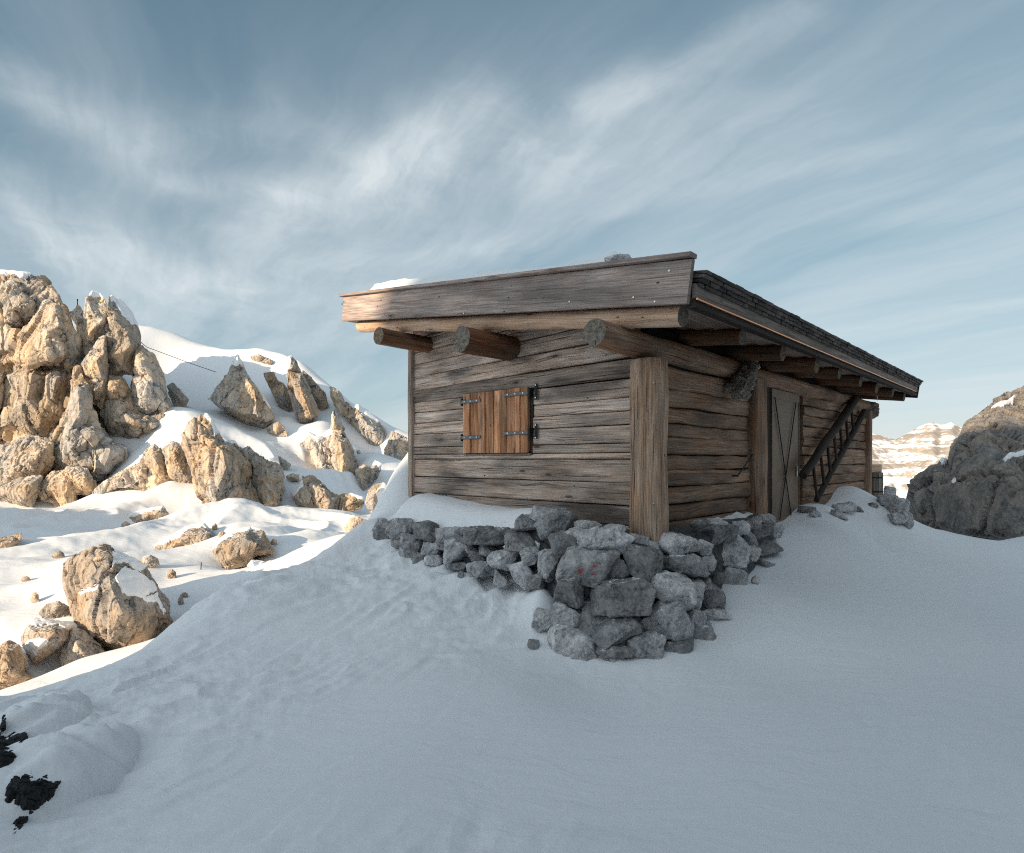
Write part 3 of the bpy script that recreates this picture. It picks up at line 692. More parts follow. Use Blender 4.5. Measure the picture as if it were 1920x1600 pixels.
crag('dark wedge in the hollow under the largest boulder', 'boulder', 'rock', GB, K3, 9.1,
     [(305,960),(340,880),(380,815),(430,830),(500,900),(555,960),(565,1005),(480,1015),(400,1040),(320,1050)],
     [(390,900,.3),(440,970,.35),(350,1000,.25)], .9, 'boulder', .7)
crag('grey boulder cut by the picture edge, lowest of the snowfield', 'boulder', 'rock', GB, K3, 8.5,
     [(-60,930),(0,918),(42,893),(92,908),(122,980),(124,1040),(152,1072),(60,1135),(-30,1165),(-60,1150)],
     [(30,960,.4),(60,1040,.5),(0,1060,.5),(100,1060,.25)], 1.2, 'boulder', .8)
crag('long brown boulder under a snow cap, mid snowfield', 'boulder', 'rock', GB, K3, 18,
     [(795,403),(840,375),(880,358),(960,300,.6),(1050,288,.6),(1102,330,.3),(1113,372),(1060,408),(960,418),(890,440),(830,425)],
     [(900,385,.4),(980,345,.6),(1060,350,.6),(1000,400,.4)], 1.6, 'boulder', .8)
crag('rounded block with a thick snow cap and sunlit top half', 'boulder', 'rock', GB, K3, 15.6,
     [(1092,422),(1140,360,.3),(1200,318,.8),(1290,303,.9),(1352,320,.6),(1390,380,.3),(1415,432),(1312,445),(1262,492),(1180,515),(1120,482)],
     [(1160,390,.5),(1260,360,.6),(1330,390,.5),(1180,460,.5),(1260,430,.5)], 1.5, 'boulder', .7)
crag('small block under a square snow cap, on the drift crest', 'boulder', 'rock', GB, K3, 14.4,
     [(1272,500),(1295,470,.3),(1345,475,.4),(1400,500,.2),(1412,532),(1340,560),(1270,552)], [(1310,520,.3),(1370,525,.3)], .8, 'boulder', .7)
crag('tan flat-topped boulder high on the snowfield', 'boulder', 'rock', GB, K3, 24.5,
     [(655,238),(740,212,.4),(840,193,.4),(868,230),(852,262),(740,295),(690,272)], [(740,245,.5),(810,225,.4)], 1.5, 'boulder', .8)
crag('grey boulder in a wind scoop at the picture edge', 'boulder', 'rock', GB, K3, 17,
     [(-40,365),(60,342,.3),(112,333,.2),(102,372),(52,424),(-40,436)], [(20,385,.4),(70,370,.3)], 1.2, 'boulder', .8)
GS = "small stones poking out of the snowfield"
def stone_bit(label, x0, y0, x1, y1, Y, key='boulder'):
    w = x1 - x0; h = y1 - y0
    crag(label, 'stone', 'stone', GS, K3, Y,
         [(x0, y0 + h * .7), (x0 + w * .25, y0 + h * .15), (x0 + w * .6, y0), (x0 + w * .92, y0 + h * .3), (x1, y0 + h * .85), (x0 + w * .55, y1), (x0 + w * .15, y1)],
         [(x0 + w * .5, y0 + h * .5, w / 2.7429 / F * Y * .35)], w / 2.7429 / F * Y * .5, key, .8)
stone_bit('small sunlit stone left above the largest boulder', 265, 418, 335, 462, 15)
stone_bit('dark pebble in a snow dimple by the picture edge', 103, 548, 157, 580, 13.2)
stone_bit('small rounded stone below the dimpled pebble', 153, 628, 203, 690, 11.6)
stone_bit('grey flat stone just above the largest boulder', 705, 440, 822, 505, 13)
stone_bit('cone-shaped dark stone right of the largest boulder', 852, 512, 908, 566, 12.6)
stone_bit('upper stone of the pair right of the largest boulder', 925, 632, 970, 660, 11.6)
stone_bit('lower stone of the pair right of the largest boulder', 912, 652, 946, 698, 11.2)
stone_bit('crumbly ledge of rubble left of the largest boulder', 198, 680, 372, 770, 9.9)
stone_bit('dark stone between the capped block and the brown boulder', 1118, 318, 1166, 352, 17.2)
stone_bit('pointed dark stone behind the brown boulder', 1088, 276, 1120, 314, 19)
stone_bit('dark stone at the right of the thick-capped block', 1388, 356, 1428, 390, 16.4)
stone_bit('black stone half hidden behind the drift crest', 1445, 446, 1540, 520, 14.2)
stone_bit('dark speck of stone on the drift below the split slab', 990, 186, 1010, 205, 25)
stone_bit('broken stone behind the crest at the left end of the stone wall', 1770, 240, 1885, 330, 12.2)
stone_bit('dark stone on the crest at the left end of the stone wall', 1775, 300, 1840, 352, 11.6)
stone_bit('fragment beside the tan flat-topped boulder', 618, 268, 672, 305, 24)
# snow lying in caps and pockets on the larger rocks: outlines of the lying snow, by the label of its rock
CAPS = {
 'pyramid of pale rock': [[(395,425),(425,360),(425,300),(455,300),(462,360),(486,418),(455,405),(425,412)], [(520,470),(560,520),(640,640),(700,770),(640,690),(580,570)]],
 'tall fin': [[(780,445),(785,380),(790,320),(830,320),(832,352),(815,385),(806,425)]],
 'rounded block with a thick snow cap': [[(1090,425),(1130,340),(1180,280),(1300,270),(1350,318),(1290,318),(1210,332),(1150,375)]],
 'small block under a square': [[(1262,505),(1285,440),(1400,440),(1420,535),(1398,520),(1360,502),(1320,508)]],
 'flat slab with a snow cap': [[(150,800),(190,740),(340,740),(395,830),(350,832),(295,806),(235,800),(185,812)], [(110,930),(150,880),(205,870),(250,880),(240,905),(200,935),(170,975)]],
 'long brown boulder': [[(780,410),(850,340),(960,260),(1070,260),(1110,330),(1050,300),(985,310),(930,352),(870,378)]],
 'rounded block with dark': [[(-80,132),(-80,80),(200,80),(200,146),(130,148),(60,130),(0,136)]],
 'right pillar': [[(690,285),(690,240),(760,260),(850,370),(890,470),(850,440),(825,440),(800,405),(760,375),(722,320)]],
 'left pillar': [[(560,255),(575,215),(640,225),(665,270),(625,258),(600,262)]],
 'largest boulder': [[(560,440),(610,440),(690,475),(750,510),(720,540),(650,505),(590,500),(572,520)], [(588,570),(640,512),(700,545),(790,605),(802,645),(765,648),(722,690),(660,665),(625,640)], [(720,690),(765,668),(800,650),(850,740),(830,755),(790,705),(745,705)], [(410,640),(450,620),(515,600),(505,625),(450,640),(420,655)]],
 'tan flat-topped': [[(640,245),(740,195),(850,180),(850,200),(740,228),(690,250)]],
 'big split slab': [[(205,765),(240,755),(300,900),(285,915),(250,840)], [(330,945),(430,940),(440,975),(380,968)]],
 'slender sunlit spire': [[(880,965),(940,880),(1000,925),(1060,895),(1115,862),(1120,900),(1060,925),(1010,960),(950,905)]],
 'low broken outcrop': [[(820,1330),(870,1270),(905,1225),(915,1260),(880,1300),(850,1340)], [(1240,1320),(1340,1350),(1330,1372),(1250,1345)]],
 'long dark rib': [[(1270,720),(1300,690),(1380,735),(1460,805),(1440,815),(1370,768),(1300,725)]],
 'ochre boulder with snow': [[(1430,1320),(1490,1235),(1525,1290),(1470,1400),(1440,1430)]],
 'small pale outcrop': [[(1395,1110),(1425,1080),(1480,1105),(1450,1150),(1425,1120)]],
 'small leaning slab': [[(1075,785),(1160,845),(1190,905),(1150,865),(1095,810)]],
 'huge grey boulder': [[(1330,760),(1340,740),(1395,740),(1390,756)], [(1770,700),(1860,640),(1960,610),(1960,650),(1870,665),(1800,700)], [(1690,345),(1760,310),(1850,275),(1840,310),(1760,345)], [(1415,850),(1440,830),(1445,850),(1425,865)]],
}
def poly_sd(px, poly):
    """signed distance to a polygon, positive inside"""
    d = np.full(len(px), 1e9); ins = np.zeros(len(px), bool); n = len(poly)
    for i in range(n):
        a = np.array(poly[i], float); b = np.array(poly[(i + 1) % n], float); ab = b - a
        t = np.clip(((px - a) @ ab) / (ab @ ab), 0, 1)
        d = np.minimum(d, np.linalg.norm(px - a - t[:, None] * ab, axis=1))
        c = ((a[1] > px[:, 1]) != (b[1] > px[:, 1])) & (px[:, 0] < (b[0] - a[0]) * (px[:, 1] - a[1]) / (b[1] - a[1] + 1e-12) + a[0])
        ins ^= c
    return np.where(ins, d, -d)
# the boulder right of the hut, the rubble behind the far corner
crag('huge grey boulder right of the hut, its top catching the sun', 'boulder', 'rock', None, K4, 14.5,
     [(1125,1000),(1122,960),(1150,880),(1210,815),(1300,752,.3),(1390,750,.5),(1442,715,.6),(1455,640,.6),(1475,540,.8),(1540,405,1.2),(1640,350,1.6),(1760,250,2.4),(1880,190,3.2),(2050,120,4.4),(2300,160,5),(2450,500,4),(2450,1000,2),(2300,1330),(1900,1340),(1560,1290),(1300,1240),(1170,1130)],
     [(1250,900,.6),(1350,850,.9),(1420,1000,1.5),(1280,1100,.9),(1500,700,.7),(1560,560,.4),(1520,860,1.5),(1650,480,.2),(1750,420,.0),(1700,700,1.6),(1860,640,1.1),(1800,700,2.0),(1640,900,2.2),(1900,900,2.6),(1600,1120,2.2),(1500,1150,1.9),(1850,1150,2.8),(1900,350,-.9),(2100,500,.6),(2200,900,2.4)], 5, 'right', .55)

# ------------------------------------------------------------------ snow ground
def tps(ctrl, val, lam=1e-3):
    n = len(ctrl); d = np.linalg.norm(ctrl[:, None] - ctrl[None], axis=2)
    Km = np.where(d > 0, d * d * np.log(d + 1e-12), 0) + lam * np.eye(n)
    Pm = np.hstack([np.ones((n, 1)), ctrl]); A = np.zeros((n + 3, n + 3))
    A[:n, :n] = Km; A[:n, n:] = Pm; A[n:, :n] = Pm.T
    w = np.linalg.solve(A, np.concatenate([val, np.zeros(3)]))
    def ev(q):
        out = np.empty(len(q))
        for i in range(0, len(q), 20000):
            c = q[i:i + 20000]; dd = np.linalg.norm(c[:, None] - ctrl[None], axis=2)
            out[i:i + 20000] = (dd * dd * np.log(dd + 1e-12)) @ w[:n] + w[n] + c @ w[n + 1:]
        return out
    return ev

def tl(x, y):
    r = np.hypot(x, y)
    return np.stack([np.arctan2(x, y) * 1.0, np.log(r)], axis=-1), r

def fit(points, lam):
    pts = np.array(points); q, r = tl(pts[:, 0], pts[:, 1])
    return tps(q, (pts[:, 2] - CAMZ) / r, lam)

CREST = [(692, 978, 7.5), (650, 1004, 7.35), (620, 1026, 7.2), (547, 1066, 6.8), (437, 1099, 6.4), (365, 1142, 6.0), (321, 1172, 5.7), (219, 1241, 5.05), (109, 1286, 4.6), (0, 1317, 4.3), (-160, 1370, 3.9)]
near = [(0, 1600, 2.5), (480, 1600, 2.5), (960, 1600, 2.45), (1440, 1600, 2.42), (1920, 1600, 2.4), (-300, 1600, 2.4), (2300, 1600, 2.3),
        (960, 1400, 3.35), (1300, 1400, 3.3), (1700, 1400, 3.25), (1920, 1400, 3.25), (700, 1300, 4.0), (960, 1300, 3.95), (1090, 1272, 4.42), (1200, 1264, 4.45), (1300, 1240, 4.62),
        (1335, 1212, 4.88), (1365, 1162, 5.2), (1410, 1105, 5.7), (1450, 1075, 6.4), (1466, 1010, 7.1), (1480, 985, 7.6), (1500, 984, 7.9), (1525, 962, 8.2), (1560, 950, 8.7), (1600, 912, 9.9), (1630, 934, 10.1), (1658, 960, 10.2), (1680, 975, 10.2), (1706, 988, 10.1),
        (1810, 1007, 9.9), (1752, 990, 10.2), (1700, 1100, 6.2), (1920, 1001, 10.6), (2100, 1003, 10.8), (1920, 1200, 4.9), (1600, 1200, 4.8), (1700, 1300, 3.95), (1560, 1060, 6.6), (1620, 1010, 8.6), (1500, 1130, 5.5),
        (690, 1034, 7.15), (740, 1042, 6.95), (800, 1050, 6.7), (860, 1066, 6.4), (930, 1090, 6.0), (980, 1104, 5.7), (1020, 1142, 5.3), (1033, 1190, 4.95), (1043, 1240, 4.62),
        (600, 1150, 5.6), (800, 1150, 5.45), (900, 1200, 4.9), (700, 1200, 5.0), (400, 1300, 4.1), (200, 1400, 3.45), (0, 1450, 3.2), (500, 1200, 5.2), (350, 1220, 5.05), (100, 1340, 4.0), (600, 1080, 6.5),
        (705, 950, 8.2), (720, 922, 8.6), (745, 882, 9.2), (767, 846, 9.7), (820, 830, 10.2)]
near += CREST
NP = [P(*c) for c in near]
# just beyond the crest the snow falls away
for u, v, Y in CREST:
    NP += [P(u, v + 10, Y + 0.35), P(u, v + 80 * 6 / Y, Y + 1.1), P(u, v + 130 * 6 / Y, Y + 2.2)]
for u, v, Y in ((705, 960, 8.9), (720, 932, 9.3), (745, 900, 10.0), (767, 870, 10.6)):
    NP += [P(u, v + 10, Y), P(u, v + 90, Y + 1.8)]
for u, v, Y in ((1630, 946, 10.9), (1658, 976, 10.8), (1680, 992, 10.8), (1706, 1010, 10.8), (1810, 1035, 11.0), (1920, 1030, 12.4), (2100, 1040, 12.6), (1620, 940, 11.5)):
    NP += [P(u, v, Y), P(u, v + 60, Y + 2)]
# the ground under the hut
HP = np.array([1.26, 5.5]); HA = np.array([-0.7163, 0.6977]); HB = np.array([0.6970, 0.7171])
HA = HA / np.linalg.norm(HA); HB = np.array([HA[1], -HA[0]])
for a, b in ((1, .6), (2.2, .6), (3.2, .6), (1, 2.5), (2.2, 2.5), (3.2, 2.5), (.8, 5), (2, 5), (3.2, 5), (.8, 7.3), (2, 7.3)):
    q = HP + a * HA + b * HB; NP.append(np.array([q[0], q[1], CAMZ - 1.05]))
for th in (-150, -120, -95, -75, -58, 60, 78, 100, 130, 160, 180):
    for r in (2.0, 5.0, 9.0):
        NP.append(np.array([r * math.sin(R(th)), r * math.cos(R(th)), CAMZ - 1.7 - (0.18 * max(0, r - 3) if -110 < th < 0 else 0.03 * r)]))
near_fn = fit(NP, 2e-4)

FP = []; ROCKXY = []
for c in CR:
    label, nm, cat, grp, K, Y, outl, inner, T, key, amp = c
    if K is K4: continue
    if any(w in label for w in ('topmost of the cliff', 'tallest ochre', 'hollowed lower', 'grey leaning block', 'left pillar', 'bright tongue', 'right pillar', 'broad cracked')): continue
    pp = [K(p[0], p[1]) for p in outl]; ys = [p[1] for p in pp]; lo = max(ys); hi = min(ys)
    us_ = [p[0] for p in pp]; c_ = P((min(us_) + max(us_)) / 2, lo, Y); ROCKXY.append((c_[0], c_[1], max(.5, (max(us_) - min(us_)) / F * Y * .75)))
    # the lower edge of each rock is where the snow lies against it
    for p in pp:
        if p[1] > lo - 0.16 * (lo - hi) and p[0] > -40:
            FP.append(P(p[0], p[1] + (5 if grp in (GB, GH) else 1), Y - 0.12 * T / 3))
ridge = [(190, 640, 62), (258, 606, 62), (288, 611, 62), (336, 629, 62), (377, 649, 61), (435, 659, 60), (477, 657, 59.5), (522, 666, 59), (558, 676, 58), (593, 705, 57), (624, 726, 56), (666, 760, 54), (698, 779, 52), (724, 805, 50), (766, 826, 50), (860, 850, 50), (130, 600, 56), (60, 610, 56), (-60, 610, 56), (-300, 640, 58)]
for u, v, Y in ridge:
    FP += [P(u, v, Y), P(u, v + 25, Y + 6), P(u, v + 120, Y + 30)]
for u, v, Y in ((300, 700, 56), (380, 760, 50), (330, 640, 60), (310, 780, 42), (240, 850, 38), (440, 690, 57), (500, 830, 42), (540, 870, 38), (600, 800, 46), (660, 880, 38), (700, 850, 43), (740, 870, 42), (600, 960, 28), (560, 1000, 22),
                (100, 1000, 21), (200, 990, 24), (60, 960, 30), (180, 960, 31), (300, 930, 31), (250, 1060, 14.5), (60, 1100, 12.4), (300, 1080, 13), (480, 1050, 16.5), (600, 1010, 19), (640, 985, 22), (40, 1200, 9.4), (100, 1270, 7.6), (0, 1300, 7.2), (150, 1240, 8.2), (340, 1100, 12), (420, 1070, 14), (-60, 1000, 21), (-200, 960, 30), (129, 640, 47), (60, 925, 38), (150, 915, 38), (-60, 925, 38)):
    FP.append(P(u, v, Y))
for u in (-300, 0, 300, 600, 900):
    FP += [P(u, 861, 4) - np.array([0, 0, 3.6]), P(u, 861, 5.5) - np.array([0, 0, 3.3])]
for th, r, z in ((10, 14, -3.5), (25, 16, -4), (40, 18, -4), (60, 18, -4), (5, 30, -3), (25, 35, -9), (45, 40, -9), (65, 40, -8), (5, 90, -20), (25, 120, -45), (45, 120, -40), (70, 120, -30), (-55, 120, -20), (-30, 140, -25), (-10, 130, -25), (-65, 30, 2), (-65, 60, 6), (-85, 30, -2), (100, 40, -5), (140, 40, -4), (180, 40, -3), (-140, 30, -2), (-110, 40, -2), (100, 120, -20), (180, 120, -12), (-120, 120, -10), (100, 10, -3), (180, 10, -3), (-120, 10, -3.5), (-70, 10, -3.3)):
    FP.append(np.array([r * math.sin(R(th)), r * math.cos(R(th)), CAMZ + z]))
far_fn = fit(FP, 3e-4)

def smax(a, b, k):
    h = np.clip(0.5 + 0.5 * (a - b) / k, 0, 1)
    return b * (1 - h) + a * h + k * h * (1 - h)

def bump_px(x, y, cu, cv, Y, rx, ry):
    c = P(cu, cv, Y); return np.exp(-((x - c[0]) / rx) ** 2 - ((y - c[1]) / ry) ** 2)

def ground(x, y):
    q, r = tl(x, y)
    zn = near_fn(q) * r; zf = far_fn(q) * r
    zn = zn - np.maximum(0, r - 13.5) * 1.3
    zn = np.where(r > 24, -400.0, zn)
    w = np.clip((r - 72) / 45, 0, 1); zf = zf * (1 - w) + w * (-38 - np.clip(r - 110, 0, 900) * 0.16)
    # wind-carved detail on the near drift
    p2 = np.stack([x, y, 0 * x], 1)
    ca, sa = math.cos(R(-38)), math.sin(R(-38))
    xa, ya = x * ca - y * sa, x * sa + y * ca
    wx = perlin(p2 * 0.9 + 3) * 0.35; wy = perlin(p2 * 0.9 + 41) * 0.35
    s1 = 1 - 2 * np.abs(perlin(np.stack([(xa + wx) * 0.55, (ya + wy) * 2.6, 0 * x + 4], 1)))
    s2 = 1 - 2 * np.abs(perlin(np.stack([(xa + wx) * 1.6, (ya + wy) * 6.5, 0 * x + 14], 1)))
    mask = np.clip(0.45 + perlin(p2 * 0.42 + 20) * 1.3, 0.04, 1) * np.clip((1.6 - x) / 2.4, 0.06, 1)
    # layered crust: low ledges left by the wind
    nz = perlin(np.stack([(xa + wx) * 0.42, (ya + wy) * 1.15, 0 * x + 31], 1)) * 4.2 + 0.5 * perlin(p2 * 2.2 + 5) + 0.25 * perlin(p2 * 6 + 15)
    fr = nz - np.floor(nz); led = np.floor(nz) + np.clip((fr - 0.72) / 0.28, 0, 1) ** 1.5
    det = (0.040 * s1 + 0.034 * s2 + 0.022 * fbm(p2 * 3.5, 4, 0.6) + 0.062 * (led - nz)) * mask + 0.035 * perlin(p2 * 0.8 + 7)
    det = det + 0.004 * fbm(np.stack([xa * 5, ya * 20, 0 * x], 1), 3) * mask
    zn = zn + det * np.clip(r / 3.0, 0.4, 1.2)
    # snow-capped stones at the lower left, with a scoop on their lee side
    def dome(cu, cv, Y, rx, ry, h):
        c = P(cu, cv, Y); d = ((x - c[0]) / rx) ** 2 + ((y - c[1]) / ry) ** 2
        return h * np.clip(1 - d, 0, 1) ** 0.55
    zn = zn + dome(95, 1470, 3.15, 0.36, 0.50, 0.15) + dome(60, 1370, 3.75, 0.30, 0.36, 0.15) - 0.09 * bump_px(x, y, 235, 1450, 3.2, 0.17, 0.42) - 0.05 * bump_px(x, y, 150, 1400, 3.55, 0.2, 0.2)
    zn = zn + 0.16 * bump_px(x, y, 1012, 1115, 5.3, 0.15, 0.22)
    # drifts on the far snowfield
    amp = np.clip((r - 6) / 8, 0, 1) * np.clip(r / 22, 0.35, 1.6)
    for cx, cy, w_ in ROCKXY: amp = amp * (1 - .9 * np.exp(-((x - cx) ** 2 + (y - cy) ** 2) / (w_ * 1.15) ** 2))
    w3 = perlin(p2 * 0.12) * 2.0
    d1 = perlin(np.stack([x * 0.28 + w3, y * 0.16, 0 * x], 1)); d2 = 1 - 2 * np.abs(perlin(np.stack([x * 0.42 + w3, y * 0.22 + 9, 0 * x + 3], 1)))
    amp = amp * np.clip((62 - r) / 28, 0.12, 1)
    zf = zf + amp * (0.30 * d1 + 0.26 * d2 + 0.05 * fbm(p2 * 1.2, 3))
    return CAMZ + smax(zn, zf, 0.12)

def build_ground():
    th = np.concatenate([np.linspace(-180, -62, 40)[:-1], np.linspace(-62, -47, 30)[:-1], np.linspace(-47, 47, 860)[:-1], np.linspace(47, 62, 30)[:-1], np.linspace(62, 180, 40)[:-1]])
    rr = np.concatenate([np.geomspace(0.5, 2.0, 12)[:-1], np.geomspace(2.0, 13, 380)[:-1], np.geomspace(13, 80, 230)[:-1], np.geomspace(80, 9000, 60)])
    T_, R_ = np.meshgrid(np.radians(th), rr)
    x = (np.sin(T_) * R_).ravel(); y = (np.cos(T_) * R_).ravel()
    z = ground(x, y)
    nt_, nr = len(th), len(rr)
    i = np.arange(nr - 1)[:, None] * nt_; j = np.arange(nt_)[None]; j2 = (j + 1) % nt_
    Fq = np.stack([i + j, i + j2, i + nt_ + j2, i + nt_ + j], -1).reshape(-1, 4)[:, ::-1]
    V = np.stack([x, y, z], 1)
    o = mesh_np('snow_ground', V, Fq, SNOW)
    # close the small hole under the camera
    bm = bmesh.new(); bm.from_mesh(o.data); bm.verts.ensure_lookup_table()
    bm.faces.new([bm.verts[k] for k in range(nt_)][::-1]).smooth = True
    bmesh.ops.recalc_face_normals(bm, faces=bm.faces[:]); bm.to_mesh(o.data); bm.free()
    tag(o, 'wind-packed snow drift and snowfield round the hut', None, None, 'structure')
    return o
ground_obj = build_ground()

# ------------------------------------------------------------------ building the rocks
MATKEY = {'snow': SNOW_SOFT, 'wall': ROCK_WALL, 'black': ROCK_BLACK, 'crag': ROCK_CRAG, 'hill': ROCK_HILL, 'boulder': ROCK_BOULDER, 'right': ROCK_RIGHT}
def build_crag(k, label, nm, cat, grp, K, Y, outl, inner, T, key, amp):
    rs = np.random.RandomState(100 + k)
    o2 = [(*K(p[0], p[1]), p[2] if len(p) > 2 else 0.0) for p in outl]
    i2 = [(*K(p[0], p[1]), p[2]) for p in inner]
    n = len(o2)
    co = [Vector((u, -v)) for u, v, _ in o2] + [Vector((u, -v)) for u, v, _ in i2]
    vs, es, fs, ov, oe, of = delaunay_2d_cdt(co, [], [list(range(n))], 1, 1e-4)
    dep = [Y + d for _, _, d in o2] + [Y - f for _, _, f in i2]
    V = []
    for q, src in zip(vs, ov):
        d = dep[src[0]] if src else Y
        V.append(P(q.x, -q.y, d))
    T_ = []
    for f in fs:
        f = list(f)
        for a in range(1, len(f) - 1): T_.append([f[0], f[a], f[a + 1]])
    V = list(V)
    # orient towards the viewer
    tri = np.array(T_); VV = np.array(V)
    nrm = np.cross(VV[tri[:, 1]] - VV[tri[:, 0]], VV[tri[:, 2]] - VV[tri[:, 0]])
    flip = (nrm * VV[tri[:, 0]]).sum(1) > 0     # rough: sight line from the origin
    sgn = np.where(nrm[:, 1] > 0, True, False)
    T_ = [t[::-1] if s else t for t, s in zip(T_, sgn)]
    # rim order of output vertices and the back
    rim = [next(i for i, s in enumerate(ov) if k2 in s) for k2 in range(n)]
    cu = sum(p[0] for p in o2) / n; cv = sum(p[1] for p in o2) / n
    area = 0.5 * sum(o2[i][0] * o2[(i + 1) % n][1] - o2[(i + 1) % n][0] * o2[i][1] for i in range(n))
    b0 = len(V)
    for u, v, d in o2: V.append(P(cu + (u - cu) * 0.78, cv + (v - cv) * 0.8, Y + d + T * 0.6))
    V.append(P(cu, cv, Y + T))
    ci = len(V) - 1
    for i in range(n):
        j = (i + 1) % n
        q = [[rim[i], rim[j], b0 + j], [rim[i], b0 + j, b0 + i], [b0 + i, b0 + j, ci]]
        T_ += [t if area < 0 else t for t in q]
    V = np.array(V); T_ = np.array(T_)
    bm = bmesh.new(); bv = [bm.verts.new(p) for p in V]
    for t in T_:
        try: bm.faces.new([bv[a] for a in t])
        except ValueError: pass
    bmesh.ops.recalc_face_normals(bm, faces=bm.faces[:])
    bm.verts.index_update()
    T_ = np.array([[w.index for w in f.verts] for f in bm.faces]); bm.free()
    ext = V.max(0) - V.min(0); size = math.sqrt(max(ext[0], .05) * max(ext[2], .05))
    L = max(Y * 2.6 / F, size / 70)
    V, T_ = subdivide(V, T_, L)
    V = relax(V, T_, 1, 0.3)
    nn = vnormals(V, T_); nn = relax(nn, T_, 4); nn /= np.linalg.norm(nn, axis=1)[:, None] + 1e-9
    if key != 'snow':
        # split faces: flat cleavage planes struck across the bulges
        for c_ in range(60):
            i_ = rs.randint(len(V)); p_ = V[i_]; r_ = size * rs.uniform(.10, .26)
            n_ = nn[i_] + rs.normal(size=3) * np.array([.32, .32, .18]); n_ /= np.linalg.norm(n_)
            if n_[1] > -.5: continue
            s_ = (V - p_) @ n_ + size * rs.uniform(.002, .012)
            m_ = (s_ > 0) & (np.linalg.norm(V - p_, axis=1) < r_) & (s_ < .04 * size)
            V = V - n_ * (s_ * m_)[:, None] * .95
        nn = vnormals(V, T_); nn = relax(nn, T_, 3); nn /= np.linalg.norm(nn, axis=1)[:, None] + 1e-9
    ofs = rs.uniform(0, 500, 3)
    q = V / size * np.array([1, 1, .6]) + ofs
    w = np.stack([perlin(q * 4 + 3), perlin(q * 4 + 55), perlin(q * 4 + 91)], 1)
    tall = np.array([1, 1, .30]) if key == 'crag' else np.array([1, 1, .62])
    d1, e1, id1, _, f1 = cells(q * 3.8 * tall + w * .30, k)
    d2, e2, id2, _, f2 = cells(q * 10 * tall + w * .6, k + 9)
    d3, e3, id3, _, f3 = cells(q * 26 * tall + w * 1.0, k + 19)
    h = (0.040 if key in ('crag', 'hill') else 0.026) * f1 + .020 * (id1 - .5) - 0.040 * (1 - np.clip(e1 / .035, 0, 1)) + 0.026 * f2 + .010 * (id2 - .5) - 0.012 * (1 - np.clip(e2 / .05, 0, 1)) + 0.009 * f3
    h += 0.017 + 0.010 * fbm(q * 5, 3) + 0.005 * billow(q * 18, 4, .6)
    if key == 'snow': h = .05 * fbm(q * 3, 3); V = relax(V, T_, 4, .5)
    sn = np.zeros(len(V))
    for kk, polys in CAPS.items():
        if kk in label:
            pu = U0 + V[:, 0] / V[:, 1] * F; pv = V0 - (V[:, 2] - CAMZ) / V[:, 1] * F; px = np.stack([pu, pv], 1)
            px = px + np.stack([fbm(q * 9, 3), fbm(q * 9 + 50, 3)], 1) * 2.2
            for po in polys:
                pp = [K(*t) for t in po]; w_ = 1.6
                sn = np.maximum(sn, np.clip(poly_sd(px, pp) / w_ + .5, 0, 1))
    if sn.any():
        sm = relax(sn[:, None], T_, 3, .5)[:, 0]; hs = relax(h[:, None], T_, 12, .6)[:, 0]
        h = h * (1 - sm) + (hs + .006) * sm
        V = V + np.array([0, -.25, 1.0]) * (sm * min(.16, size * .03))[:, None]
    V = V + nn * (h * size * amp)[:, None]
    base = V.mean(0); base[2] = V[:, 2].min()
    ob = mesh_np(nm, V, T_, MATKEY[key], loc=tuple(base), smooth=(key == 'snow'))
    at = ob.data.attributes.new('lying_snow', 'FLOAT', 'POINT'); at.data.foreach_set('value', sn.astype(np.float32)) if len(ob.data.vertices) == len(sn) else None
    tag(ob, label, cat, grp)
    return ob
for k, c in enumerate(CR):
    build_crag(k, *c)

